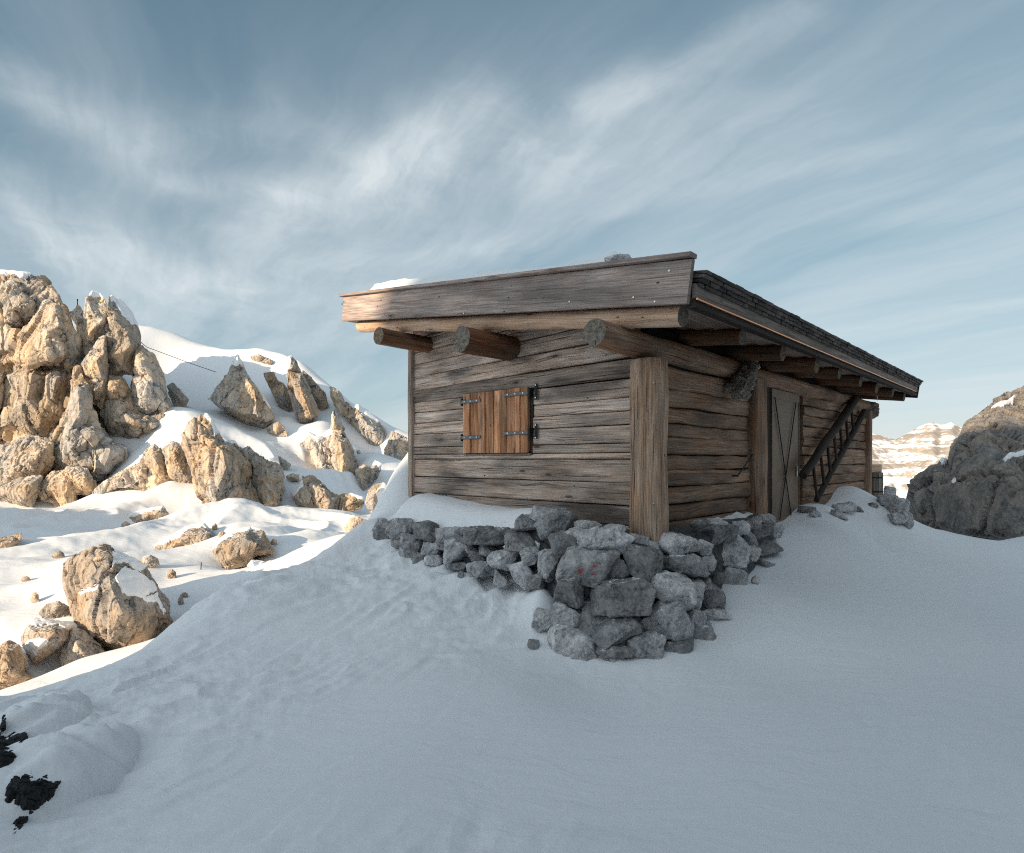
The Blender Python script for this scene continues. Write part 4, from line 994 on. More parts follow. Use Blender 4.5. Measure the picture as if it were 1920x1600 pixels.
# ------------------------------------------------------------------ sunlit mountain far behind the hut
def build_mountain():
    us = np.linspace(1150, 3100, 420); vs = np.linspace(0, 1, 260)
    Uq, S = np.meshgrid(us, vs)
    # skyline row for each column
    sk = np.interp(us, [1150, 1350, 1560, 1625, 1650, 1680, 1700, 1725, 1748, 1765, 1785, 1800, 1850, 2000, 2300, 2700, 3100],
                   [905, 870, 812, 808, 818, 826, 814, 801, 789, 797, 790, 802, 786, 760, 800, 740, 800])
    D0, D1 = 760.0, 1500.0
    Yq = D0 + (D1 - D0) * S
    ztop = (V0 - sk) / F * D1
    zlow = -155.0
    prof = S ** 1.35
    X = (Uq - U0) / F * Yq
    Z = zlow + (ztop[None] - zlow) * prof
    p = np.stack([X.ravel(), Yq.ravel(), 0 * X.ravel()], 1)
    rid = (1 - 2 * np.abs(perlin(np.stack([p[:, 0] / 190 + perlin(p / 300) * .8, p[:, 1] / 420, 0 * p[:, 0]], 1))))
    det = 18 * rid + 9 * billow(p / 70, 4) + 4 * fbm(p / 22, 4)
    env = (np.sin(np.pi * np.clip(S, 0, 1)) ** .7).ravel()
    Z = Z.ravel() + det * env + 2.5 * fbm(p / 14, 3) * S.ravel()
    # rock bands step the upper face
    st = np.sin((Z + p[:, 0] * .09) / 5.5) * 1.8 * np.clip((S.ravel() - .35) * 3, 0, 1)
    Z = Z + st
    n, m = Uq.shape
    V = np.stack([X.ravel(), Yq.ravel(), Z + CAMZ], 1)
    # back flank
    back = V[-m:].copy(); back[:, 1] += 700; back[:, 2] = -160
    V = np.concatenate([V, back]); n += 1
    i = np.arange(n - 1)[:, None] * m; j = np.arange(m - 1)[None]
    Fq = np.stack([i + j, i + j + 1, i + m + j + 1, i + m + j], -1).reshape(-1, 4)
    mt, nt, b = new_mat('far_mountain', 0.9)
    geo = N(nt, 'ShaderNodeNewGeometry')
    nz = N(nt, 'ShaderNodeSeparateXYZ', None, Vector=geo.outputs['Normal']).outputs[2]
    pos = geo.outputs['Position']
    a = noise(nt, mapping(nt, pos, (.006, .006, .09), rot=(0, R(5), 0)), 1.0, 7, .62, .4)
    c = noise(nt, pos, .05, 6, .68)
    g = N(nt, 'ShaderNodeSeparateXYZ', None, Vector=pos).outputs[2]
    hf = ramp(nt, M_(nt, 'DIVIDE', M_(nt, 'ADD', g, 160.0), 260.0), [(0.25, 0.0), (0.62, 1.0)])
    rk = M_(nt, 'ADD', M_(nt, 'MULTIPLY', a, .62), M_(nt, 'MULTIPLY', c, .38))
    rk = M_(nt, 'ADD', rk, M_(nt, 'MULTIPLY', M_(nt, 'SUBTRACT', hf, .6), .10))
    rk = M_(nt, 'SUBTRACT', rk, M_(nt, 'MULTIPLY', M_(nt, 'SUBTRACT', nz, .8), .22))
    fr = ramp(nt, rk, [(0.485, 0.0), (0.545, 1.0)])
    col = mixc(nt, M_(nt, 'MULTIPLY', fr, .85), (.82, .83, .85), (.27, .22, .17))
    nt.links.new(col, b.inputs['Base Color'])
    o = mesh_np('mountains', V, Fq, mt)
    tag(o, 'sunlit snowy mountain with rock bands, far behind the hut', None, None, 'structure')
build_mountain()

# ------------------------------------------------------------------ the cliff behind the viewer whose shadow lies over the hut
SH = np.array([SUN_H.x, SUN_H.y]); SE = np.array([-0.6940, 0.7200])
def build_shadow_ridge():
    D = 46.0; tn = math.tan(SUN_EL)
    e_ = np.concatenate([np.linspace(-80, 2, 60)[:-1], np.linspace(2, 16, 160)])
    h0 = np.interp(e_, [-80, -30, -6, -1, 1.7, 2.5, 3.35, 4.5, 5.5, 6.36, 6.85, 7.15, 7.5, 8.0, 8.6, 9.4, 11, 16], [-2, 0, 3, 7.2, 6.5, 5.9, 5.4, 4.6, 4.0, 3.5, 3.1, 2.2, .7, -.8, -2.8, -6, -13, -14])
    top = h0 + D * tn
    rows = [(-3.0, None), (-1.2, .35), (0, 1.0), (4, .97), (14, .6), (30, None)]
    V = []
    for dt, k in rows:
        for e, t in zip(e_, top):
            z = -5.0 if k is None else -5 + (t + 5) * k
            q = SH * (D + dt) + SE * e; V.append((q[0], q[1], z + CAMZ))
    V = np.array(V); n = len(rows); m = len(e_)
    rag = perlin(np.stack([V[:, 0] * .9, V[:, 1] * .9, V[:, 2] * .5], 1))
    V[:, 2] += .22 * rag
    i = np.arange(n - 1)[:, None] * m; j = np.arange(m - 1)[None]
    Fq = np.stack([i + j, i + m + j, i + m + j + 1, i + j + 1], -1).reshape(-1, 4)
    o = mesh_np('hills', V, Fq, ROCK_CRAG, smooth=False)
    tag(o, 'rocky hill behind the viewer that keeps the hut in shade', None, None, 'structure')
build_shadow_ridge()

def build_sky_blocker():  # added out of view: blocks skylight so the nearest snow darkens
    path = np.array([(-4.5, -3.4, .5), (-2.5, -3.1, 2.2), (0, -2.7, 4.6), (2.5, -1.9, 5.6), (5, -.9, 5.8), (7.5, .5, 5.0), (9.5, 2.2, 3.2), (11, 3.4, .4)])
    s = np.linspace(0, len(path) - 1, 130); k = np.arange(len(path))
    x, y, t = (np.interp(s, k, path[:, c]) for c in range(3)); rows = [(0, -2.6, 0), (.1, .3, 0), (.35, .75, 0), (.9, 1, 0), (2.0, .95, 0), (3.2, .4, 0), (3.8, -2.6, 0)]
    V = []
    for d, f, _ in rows:
        for a, b, h in zip(x, y, t): V.append((a + d * .35, b - d * .93, CAMZ + (f if f < 0 else -1.7 + (h + 1.7) * f)))
    V = np.array(V); n = len(rows); m = len(s)
    V += .35 * np.stack([fbm(V * .7 + c * 40, 4) for c in range(3)], 1)
    i = np.arange(n - 1)[:, None] * m; j = np.arange(m - 1)[None]
    Fq = np.stack([i + j, i + m + j, i + m + j + 1, i + j + 1], -1).reshape(-1, 4)[:, ::-1]
    o = mesh_np('hills', V, Fq, ROCK_RIGHT, smooth=False)
    tag(o, 'rock face close behind the viewer', None, None, 'structure')
build_sky_blocker()
# ------------------------------------------------------------------ the hut: local x runs along the door wall, y along the window wall, z = 0 at 0.75 m below eye level
ZB = -0.75
P0 = np.array([1.26, 5.5])
HUT_RZ = math.atan2(HB[1], HB[0])
HUT_LOC = (P0[0], P0[1], CAMZ + ZB)
hut = empty('log_hut', HUT_LOC, HUT_RZ)
tag(hut, 'weathered log hut with a low overhanging roof on a stone footing', 'hut')

def on_side(u, v, off=0.0):
    k = (u - U0) / F; b = P0 - off * HA
    s = (k * b[1] - b[0]) / (HB[0] - k * HB[1]); Y = b[1] + s * HB[1]
    return Vector((s, -off, (V0 - v) / F * Y - ZB))
def on_front(u, v, off=0.0):
    k = (u - U0) / F; b = P0 - off * HB
    t = (k * b[1] - b[0]) / (HA[0] - k * HA[1]); Y = b[1] + t * HA[1]
    return Vector((-off, t, (V0 - v) / F * Y - ZB))
def loc2w(p):
    q = P0 + p[0] * HB + p[1] * HA
    return Vector((q[0], q[1], p[2] + CAMZ + ZB))
SL = 0.14                                  # roof rises to the left
FW, SW = 3.68, 8.0                         # wall lengths
def zroof(y, d=0.0): return 1.36 - ZB + SL * y + d     # underside of the roof boards
def Z(z): return z - ZB

def clip_under_roof(o, d=0.0):
    bm = bmesh.new(); bm.from_mesh(o.data)
    bmesh.ops.bisect_plane(bm, geom=bm.verts[:] + bm.edges[:] + bm.faces[:], plane_co=(0, 0, zroof(0, d)), plane_no=Vector((0, -SL, 1)).normalized(), clear_outer=True)
    bm.to_mesh(o.data); bm.free()

# window wall, boards
def front_wall():
    m = MB(11); r = random.Random(5)
    y0, y1 = 0.10, FW - 0.03
    wy0, wy1 = 1.405, 2.575
    def row(za0, za1, zb0, zb1, ya=y0, yb=y1, var=None):
        """board between y=ya and y=yb; za at ya (low, high), zb at yb"""
        g = 0.0035; out = r.uniform(0.012, 0.034)
        a = (za0 + za1) / 2; b = (zb0 + zb1) / 2; h = (za1 - za0 + zb1 - zb0) / 2 - 2 * g
        m.board((0.07 - out, ya, Z(a)), (0.07 - out, yb, Z(b)), 0.14, h, bev=r.uniform(.012, .022), jit=0.005, step=0.12, var=var, cap=0, k=4)
    V_ = lambda lo=0.2, hi=0.9: r.uniform(lo, hi)
    row(-1.10, -.66, -1.10, -.66, var=.35); row(-.66, -.455, -.66, -.47, var=.2); row(-.455, -.235, -.47, -.24, var=.35); row(-.235, 0, -.24, 0.0, var=.55)
    row(0, .062, 0, .062, var=.8)
    for a, b, v in ((.062, .155, .45), (.155, .335, .5), (.335, .47, .8), (.47, .60, .7), (.60, .785, 1.0)): row(a, b, a, b, y0, wy0, var=v)
    for a, b, v in ((.062, .163, .4), (.163, .34, .7), (.34, .49, .75), (.49, .64, .8), (.64, .785, .55)): row(a, b, a, b, wy1, y1, var=v)
    row(.785, .985, .785, .945, var=.15); row(.985, 1.20, .945, 1.13, var=.75); row(1.20, 1.38, 1.13, 1.30, var=.95); row(1.38, 1.55, 1.30, 1.47, var=.8)
    row(1.55, 1.75, 1.47, 1.66, var=.5); row(1.75, 1.95, 1.66, 1.88, var=.6); row(1.95, 2.2, 1.88, 2.1)
    m.box((0.045, y0, Z(-1.1)), (0.15, wy0, Z(2.2)), mi=1); m.box((0.045, wy1, Z(-1.1)), (0.15, y1, Z(2.2)), mi=1)
    m.box((0.045, wy0, Z(-1.1)), (0.15, wy1, Z(.06)), mi=1); m.box((0.045, wy0, Z(.80)), (0.15, wy1, Z(2.2)), mi=1)
    o = m.build('front_wall', [W_FRONT, DARK], hut); clip_under_roof(o, -0.01)
front_wall()

def log_rows(m, r, x0, x1, seams, y=-0.0, out=(0.03, 0.06), bulge=0.05):
    for (z0, z1, var) in seams:
        o_ = r.uniform(*out); h = z1 - z0 - .006
        m.board((x0, 0.08 - o_, Z((z0 + z1) / 2)), (x1, 0.08 - o_, Z((z0 + z1) / 2 + r.uniform(-.008, .008))), 0.16, h, bev=min(.034, h * .2), jit=.015, wob=.012, step=.10, var=var, cap=0, k=5)

def side_wall():
    m = MB(21); r = random.Random(8)
    s1 = [(-1.2, -.80, .2), (-.80, -.635, .3), (-.635, -.457, .25), (-.457, -.284, .35), (-.284, -.114, .75), (-.114, .038, .45), (.038, .223, .5), (.223, .355, .35), (.355, .52, .55), (.52, .706, .8), (.706, .93, .9)]
    log_rows(m, r, .12, 2.9, s1)
    s2 = [(-1.2, -.75, .3), (-.75, -.58, .35), (-.58, -.42, .5), (-.42, -.26, .4), (-.26, -.10, .55), (-.10, .05, .7), (.05, .19, .75), (.19, .33, .5), (.33, .50, .6), (.50, .66, .8), (.66, .80, .6), (.80, .96, .75)]
    log_rows(m, r, 4.36, SW - .06, s2)
    m.box((.10, .03, Z(-1.2)), (3.15, .16, Z(1.3)), mi=1); m.box((4.36, .03, Z(-1.2)), (SW - .05, .16, Z(1.3)), mi=1)
    m.box((3.15, .03, Z(.955)), (4.36, .16, Z(1.3)), mi=1)
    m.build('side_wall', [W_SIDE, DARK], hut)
    # the two hidden walls
    for nm, lo, hi in (('back_wall', (SW - .14, .1, Z(-1.3)), (SW, FW - .1, Z(2.2))), ('rear_wall', (.16, FW - .10, Z(-1.3)), (SW - .15, FW + .02, Z(2.2)))):
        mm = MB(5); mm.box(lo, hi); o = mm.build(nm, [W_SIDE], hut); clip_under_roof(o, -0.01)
side_wall()

def posts():
    # the big corner post, flattened log with a rounded top, standing proud of both walls
    m = MB(31); q = on_front(1208, 700, 0.10)
    cx, cy = -0.055, -0.085
    prof = []
    for k in range(26):
        a = 2 * math.pi * k / 26
        rr = 0.170 * (1 + 0.022 * math.cos(4 * (a - R(45))) + .014 * math.cos(7 * a) + .008 * math.cos(11 * a + 1))
        prof.append((rr * math.cos(a), rr * math.sin(a)))
    n = 28; z0, z1 = Z(-.95), Z(.925)
    path = [(cx, cy, z0 + (z1 - z0) * i / n) for i in range(n)] + [(cx, cy, z1 - .02), (cx, cy, z1)]
    rad = [1 + .03 * math.sin(i * .35) for i in range(n)] + [.99, .93]
    m.sweep(path, prof, up=(0, 1, 0), var=.6, jit=.006, jl=.8, cap=1, rad=rad)
    m.build('corner_post', [W_POST, END_GREY], hut)
    # butt ends of the window wall boards showing behind the post on the door side, and the other way round
    m = MB(32); r = random.Random(3)
    zz_ = -.85
    while zz_ < .8:
        h = r.uniform(.15, .2); m.log((.055, -.055, Z(zz_ + h / 2)), (.055, .1, Z(zz_ + h / 2)), h * .46, seg=14, mi=0, cap=0, jit=.004, wob=0, var=r.uniform(.1, .4)); zz_ += h
    m.build('board_ends', [W_BLACK], hut)
    m = MB(33); m.board((-.012, FW - .005, Z(-.75)), (-.012, FW - .005, Z(1.62)), .13, .085, up=(0, 1, 0), bev=.02, jit=.006, cap=0, var=.45)
    m.build('corner_board', [W_FRONT], hut)
    m = MB(34); m.board((SW - .02, -.055, Z(-1.1)), (SW - .02, -.055, Z(.93)), .17, .16, up=(0, 1, 0), bev=.03, jit=.006, cap=0, var=.6)
    m.build('far_post', [W_SIDE], hut)
    # door post
    a = on_side(1419, 800, .135); b = on_side(1441, 800, .135)
    m = MB(35); xc = (a.x + b.x) / 2; w = (b.x - a.x)
    m.board((xc, -.035, Z(-1.05)), (xc, -.035, Z(1.0)), w, .20, up=(0, 1, 0), bev=.05, jit=.012, cap=0, var=.45, k=4)
    m.build('door_post', [W_SIDE], hut)
posts()

def logs():
    # purlins: wall plate over the door wall, one in the middle, one over the far wall; all stick out past the window wall
    a = Vector((-.80, 0.0, Z(1.065)))
    m = MB(41); m.log(a, (SW + .42, 0.02, Z(1.05)), .118, .108, seg=28, jit=.018, wob=.022, var=.75, n=60)
    m.build('purlin', [W_SIDE, END_GREY], hut)
    m = MB(42); m.log((-.80, 1.736, Z(1.281)), (.25, 1.74, Z(1.29)), .135, .14, seg=28, jit=.022, wob=.02, var=.5); m.log((.25, 1.74, Z(1.29)), (SW + .3, 1.74, Z(1.29)), .12, seg=12, jit=0, wob=0)
    m.build('purlin', [W_DARK, END_GREY], hut)
    m = MB(43); m.log((-.80, 3.318, Z(1.545)), (SW + .3, 3.32, Z(1.53)), .108, seg=22, jit=.010, wob=.012, var=.6, n=50)
    m.build('purlin', [W_DARK, END_WARM], hut)
    # flying rafter under the window-side edge of the roof
    m = MB(44)
    ya, yb = -.62, 4.36; off = -.42
    m.log((off, ya, zroof(ya) - .09), (off, yb, zroof(yb) - .085), .090, .080, seg=22, jit=.007, wob=.010, var=.7, n=46)
    m.build('rafter', [W_BARGE, END_GREY], hut)
    # rafters over the door wall
    for i, (x, l) in enumerate(((.818, .60), (1.951, .59), (3.05, .62), (4.165, .58), (5.2, .6), (6.3, .58), (7.37, .6), (8.25, .62))):
        m = MB(50 + i); rr = .088 + .008 * ((i * 7) % 3 - 1)
        m.log((x, -l, zroof(-l) - rr), (x, 3.9, zroof(3.9) - rr), rr, rr * 1.05, seg=18, jit=.007, wob=.008, n=26)
        m.build('rafter', [W_DARK, END_WARM if i % 3 else END_GREY], hut)
logs()

X0, X1 = -.52, 8.54
def roof():
    r = random.Random(17)
    top = .24
    rf = MB(61)
    # roof boards: run along the eave, seen from below
    y = -.75
    while y < 4.5:
        w = r.uniform(.14, .22)
        rf.board((X0 + .04, y + w / 2, zroof(y + w / 2, .014)), (X1 - .03, y + w / 2, zroof(y + w / 2, .014)), w - .006, .026, bev=.004, step=.6, jit=.002, cap=0)
        y += w
    d = .055
    ys = [-.74, 4.55]
    rf.board((X0 + .05, -.70, zroof(-.70, .13)), (X1 - .05, -.70, zroof(-.70, .13)), .01, .01, cap=0)
    # solid deck between boards and shingles
    v = len(rf.v)
    for x in (X0 + .045, X1 - .04):
        for yy, dd in ((-.72, .035), (4.54, .035), (4.54, top), (-.72, top)): rf.v.append(Vector((x, yy, zroof(yy, dd))))
    for q in ([0, 1, 2, 3], [7, 6, 5, 4], [0, 4, 5, 1], [1, 5, 6, 2], [2, 6, 7, 3], [3, 7, 4, 0]):
        rf.face([v + k for k in q], [(0, 0), (1, 0), (1, 1), (0, 1)], .3)
    roof_o = rf.build('roof', [W_SOFFIT], hut)
    # wide fascia over the window wall
    m = MB(62); x = -.565
    yr, yl = -.763, 4.571
    zc = lambda y, a, b: (a + (b - a) * (y - yr) / (yl - yr))
    h = .345
    m.board((x, yr, Z(1.229) + h / 2), (x, yl, Z(1.984) + h / 2 - .005), .045, h, bev=.004, step=.2, jit=.0015, cap=0, var=.5)
    m.build('fascia_board', [W_FASCIA], roof_o)
    m = MB(63)
    m.board((x - .012, yr - .03, Z(1.60)), (x - .012, yl + .03, Z(2.345)), .11, .038, bev=.006, step=.3, jit=.003, cap=0, var=.3)
    m.build('fascia_cap', [W_FASCIA], roof_o)
    # eave boards over the door wall
    m = MB(64)
    m.board((X0, -.765, zroof(-.765, .085)), (X1 - .02, -.765, zroof(-.765, .085)), .03, .115, bev=.004, step=.4, jit=.002, cap=0, var=.8)
    m.build('eave_board', [W_GREY], roof_o)
    m = MB(65)
    m.board((X0, -.74, zroof(-.75, -.022)), (X1 - .06, -.74, zroof(-.75, -.022)), .075, .05, bev=.006, step=.4, jit=.002, cap=0, var=.4)
    m.build('eave_batten', [W_BLACK], roof_o)
    m = MB(66)
    m.log((X0 + .005, -.79, zroof(-.78, .020)), (X1 - .25, -.79, zroof(-.78, .020)), .0095, seg=8, jit=0, wob=.002, n=30, cap=0)
    m.build('drip_edge', [COPPER], roof_o)
    # end board of the far edge
    m = MB(67)
    m.board((X1 + .01, -.80, zroof(-.8, .10)), (X1 + .01, 4.55, zroof(4.55, .10)), .04, .36, bev=.005, step=.5, jit=.002, cap=0, var=.3)
    m.build('far_fascia', [W_BLACK], roof_o)
    # layered shingles along the eave and up the roof
    m = MB(68)
    for lay in range(4):
        x = X0 + .02 + r.uniform(0, .05)
        while x < X1 - .02:
            w = r.uniform(.09, .2); ln = r.uniform(.5, .6); t = r.uniform(.024, .029)
            y0 = -.80 - (.06 * (lay / 3)) + r.uniform(-.006, .007)
            zz0 = .145 + lay * .032 + r.uniform(-.002, .002)
            xc = min(x + w / 2, X1 - .03)
            m.board((xc, y0, zroof(y0, zz0)), (xc, y0 + ln, zroof(y0 + ln, zz0 + .01)), w - r.uniform(.003, .012), t, bev=.003, step=.6, jit=.002, cap=0)
            x += w
    yy = -.35
    while yy < 4.3:
        x = X0 + .02
        while x < X1 - .02:
            w = r.uniform(.12, .26)
            xc = min(x + w / 2, X1 - .08)
            m.board((xc, yy, zroof(yy, .272)), (xc, yy + .5, zroof(yy + .5, .250)), w - .006, .02, bev=.003, step=.6, jit=0, cap=0)
            x += w
        yy += .33
    m.build('shingles', [W_SHINGLE], roof_o)
    # nails along the fascia
    for u, v in ((1255, 508), (1188, 558), (1068, 566), (870, 588), (1228, 566)):
        m = MB(69); p = on_front(u, v, .589)
        m.log((p.x, p.y, p.z), (p.x - .006, p.y, p.z), .008, seg=8, n=1, jit=0, wob=0, mi=0, cap=0, up=(0, 0, 1))
        m.build('nail', [STEEL], roof_o)
roof()

def shutters():
    w0, w1 = 1.448, 2.536; mid = 2.0; zb, zt = Z(.072), Z(.806)
    fr = MB(71)
    fr.box((-.03, 1.405, zb - .03), (.10, 1.445, zt + .03), mi=0); fr.box((-.03, 2.54, zb - .03), (.10, 2.575, zt + .03), mi=0)
    fr.box((-.045, 1.43, zb - .032), (.10, 2.56, zb - .006), mi=1, var=.9); fr.box((-.02, 1.43, zt + .006), (.10, 2.56, zt + .03), mi=0)
    fr.box((.06, 1.43, zb), (.10, 2.56, zt), mi=0)
    wf = fr.build('window_frame', [W_BLACK, W_GREY], hut)
    r = random.Random(4)
    for (a, b, sd) in ((mid + .004, w1, 1), (w0, mid - .004, 2)):
        m = MB(70 + sd); y = a; lst = []
        while y < b - .01:
            w = min(r.uniform(.055, .13), b - y)
            if b - y - w < .05: w = b - y
            o_ = r.uniform(0, .016)
            m.board((-.052 - o_, y + w / 2, zb), (-.052 - o_, y + w / 2, zt), w - .004, .03, up=(1, 0, 0), bev=.006, jit=.002, step=.2, cap=0, var=r.uniform(.1, 1))
            y += w
        m.box((-.036, a, zb + .02), (-.026, b, zt - .02))
        sh = m.build('shutter', [W_SHUT], hut)
        for zf in (.87, .265):
            zc = zb + (zt - zb) * zf + (.0 if sd == 1 else .03)
            h = MB(80); ends = (b + .02, b - .33) if sd == 1 else (a - .02, a + .36)
            lo, hi = min(ends), max(ends)
            h.box((-.092, lo, zc - .020), (-.082, hi, zc + .020), mi=0, bev=.003)
            for k in range(3):
                yy = lo + (hi - lo) * (.18 + .32 * k); h.log((-.092, yy, zc), (-.098, yy, zc), .009, seg=8, n=1, jit=0, wob=0, mi=2, cap=2)
            if sd == 1: h.box((-.09, b + .014, zc - .045), (-.02, b + .038, zc + .045), mi=1)
            else:
                h.box((-.09, a - .05, zc - .05), (-.02, a - .018, zc + .05), mi=1)
                h.box((-.052, a - .125, zc - .075), (-.044, a - .085, zc + .095), mi=1)
                for q in (-.06, .08): h.log((-.052, a - .105, zc + q), (-.057, a - .105, zc + q), .008, seg=8, n=1, jit=0, wob=0, mi=2, cap=2)
            h.build('hinge', [IRON, IRON_DARK, STEEL], sh)
shutters()

def door():
    a = on_side(1447.5, 800, .04).x; b = on_side(1498.5, 800, .04).x; zt = Z(.945); zb = Z(-1.25)
    fr = MB(90)
    fr.box((a - .13, -.02, zb), (a - .012, .10, zt + .03), mi=0, along=2); fr.box((b + .004, -.01, zb), (b + .045, .10, zt + .03), along=2); fr.box((a - .13, -.03, zt + .005), (b + .05, .10, zt + .035))
    fr.build('door_frame', [W_BLACK], hut)
    m = MB(91)
    m.box((a, -.035, zb), (b, .01, zt), bev=.004, along=2)
    w = b - a
    # folded rims of the sheet
    m.box((a, -.043, zb), (a + .05, -.035, zt), bev=.002, along=2); m.box((b - .03, -.043, zb), (b, -.035, zt), bev=.002, along=2); m.box((a + .05, -.043, zt - .13), (b - .03, -.035, zt), bev=.002)
    d = m.build('door', [DOOR], hut)
    for p, q in (((1453, 745), (1486, 985)), ((1492.5, 755), (1462, 975))):
        k = MB(92); s = on_side(*p, .052); e = on_side(*q, .052)
        k.log(s, e, .0075, seg=8, jit=0, wob=0, mi=0, cap=0); k.build('cross_brace', [IRON_DARK], d)
    k = MB(93); c = on_side(1494.5, 884, .05)
    k.box((c.x - .018, -.056, c.z - .075), (c.x + .018, -.044, c.z + .075), bev=.004, along=2)
    k.log((c.x, -.05, c.z + .03), (c.x, -.10, c.z + .03), .010, seg=8, jit=0, wob=0, cap=0); k.log((c.x, -.10, c.z + .03), (c.x - .07, -.10, c.z + .028), .009, seg=8, jit=0, wob=0, cap=0)
    k.build('handle', [STEEL], d)
    for v in (768, 950):
        k = MB(94); c = on_side(1447.8, v, .045)
        k.log((c.x - .006, -.05, c.z - .06), (c.x - .006, -.05, c.z + .06), .018, seg=10, jit=0, wob=0, cap=0); k.build('hinge', [IRON_DARK], d)
    # door hook and its rod on the wall beside
    k = MB(95); a_ = on_side(1419, 842, .09); b_ = on_side(1383, 893, .075)
    k.log(a_, b_, .008, seg=8, jit=0, wob=.004, cap=0)
    c = on_side(1378, 892, .07)
    k.log((c.x, -.02, c.z), (c.x, -.11, c.z), .011, seg=8, jit=0, wob=0, cap=0); k.log((c.x, -.11, c.z - .06), (c.x, -.11, c.z + .07), .012, seg=8, jit=0, wob=0, cap=0)
    k.build('door_hook', [IRON_DARK], hut)
door()

def add_nails():
    for zq in (.69, -.40):
        m = MB(99); m.log((-.17, -.20, Z(zq)), (-.195, -.215, Z(zq)), .009, seg=8, n=1, jit=0, wob=0, cap=0)
        m.build('nail', [STEEL], hut)
add_nails()

# gnarled end on the far end of the wall plate
def lumpy(name, mat, center, rad, seed, amp=.35, freq=2.2, parent=None, L=None, rot=None, hull=None, rel=1, cellamp=.0):
    """irregular solid grown from a hull of scattered points; center in the parent's space"""
    rs = np.random.RandomState(seed)
    pts = rs.normal(size=(hull or 22, 3)); pts /= np.linalg.norm(pts, axis=1)[:, None]
    pts = np.sign(pts) * np.abs(pts) ** .6
    pts *= (1 + rs.uniform(-.13, .13, (len(pts), 1))) / np.abs(pts).max(0)
    bm = bmesh.new()
    for p in pts: bm.verts.new(p * np.array(rad))
    g = bmesh.ops.convex_hull(bm, input=bm.verts)
    bmesh.ops.delete(bm, geom=[v for v in bm.verts if not v.link_faces], context='VERTS')
    bmesh.ops.triangulate(bm, faces=bm.faces[:]); bm.verts.index_update()
    V = np.array([v.co for v in bm.verts]); T = np.array([[v.index for v in f.verts] for f in bm.faces]); bm.free()
    s = (rad[0] * rad[1] * rad[2]) ** (1 / 3)
    V, T = subdivide(V, T, L or s / 9)
    V = relax(V, T, 3 * rel if not cellamp else 1, .4)
    n = vnormals(V, T); q = V / s + rs.uniform(0, 300, 3)
    d = amp * (.08 * perlin(q * freq * .6) + (.03 if cellamp else .07) * billow(q * freq, 3) + .022 * fbm(q * freq * 4, 3, .6))
    if cellamp:
        w = np.stack([perlin(q * 1.5 + 3), perlin(q * 1.5 + 55), perlin(q * 1.5 + 91)], 1)
        d1, e1, i1, _, f1 = cells(q * 1.2 + w * .3, seed); d2, e2, i2, _, f2 = cells(q * 3.1 + w * .5, seed + 5)
        d += cellamp * (.10 * f1 + .05 * f2 + .012 * (i2 - .5) - .02 * (1 - np.clip(e1 / .06, 0, 1)))
    V = V + n * (d * s)[:, None]
    if rot is not None: V = V @ np.array(Matrix(rot).to_3x3()).T
    return mesh_np(name, V, T, mat, parent, loc=(0, 0, 0)) if center is None else place(mesh_np(name, V, T, mat, parent), center)
def place(o, c): o.location = c; return o
lumpy('log_end', [W_GREY], (SW + .36, -.01, Z(.97)), (.22, .17, .17), 3, amp=1.5, freq=2.5, parent=hut)
for ob in (o for o in hut.children if o.name.startswith('log_end')): 
    ob.data.materials.clear(); ob.data.materials.append(plain_mat('weathered_burl', (.20, .165, .135), .85, 0, .55, 9))

# weathered root fixed under the eave by the door
root_mat = rock_mat('weathered_root', 16, (.09, .08, .07), (.30, .27, .24), (.48, .44, .40), (1.05, .9, .75), .4, bump=1, bdist=.02, aniso=.25)
rc = on_side(1396, 713, .17)
ro = lumpy('gnarled_root', root_mat, loc2w(rc), (.34, .10, .125), 12, amp=4.5, freq=3.0, L=.012, cellamp=.8)
ro.rotation_euler = (0, R(-38), HUT_RZ)
tag(ro, 'gnarled grey root fixed under the eave left of the door', 'driftwood')

# ladder hung aslant on the door wall
def ladder():
    a0, a1 = on_side(1604, 748, .15), on_side(1506, 892, .20)
    b0, b1 = on_side(1620, 772, .12), on_side(1531, 938, .17)
    ld = empty('ladder', loc2w(b1), HUT_RZ)
    tag(ld, 'dark old wooden ladder hung aslant on the wall right of the door', 'ladder')
    o = Vector((b1.x, b1.y, b1.z)); d = (a1 - a0).normalized()
    for i, (p, q, rr) in enumerate(((a0, a1, .072), (b0, b1, .052))):
        m = MB(101 + i); m.log(p - o, q - o, rr, rr * .8, seg=14, jit=.006, wob=.012, var=.5); m.build('rail', [W_BLACK, W_BLACK], ld)
    for k in range(7):
        p = a0.lerp(a1, .10 + .125 * k)
        t = (p - b0).dot((b1 - b0).normalized()) / (b1 - b0).length
        q = b0.lerp(b1, min(1, t))
        m = MB(110 + k); m.log(p - o, q - o, .022, seg=10, jit=.003, wob=.004, var=.8, up=(0, 1, 0)); m.build('rung', [W_BLACK, W_BLACK], ld)
ladder()

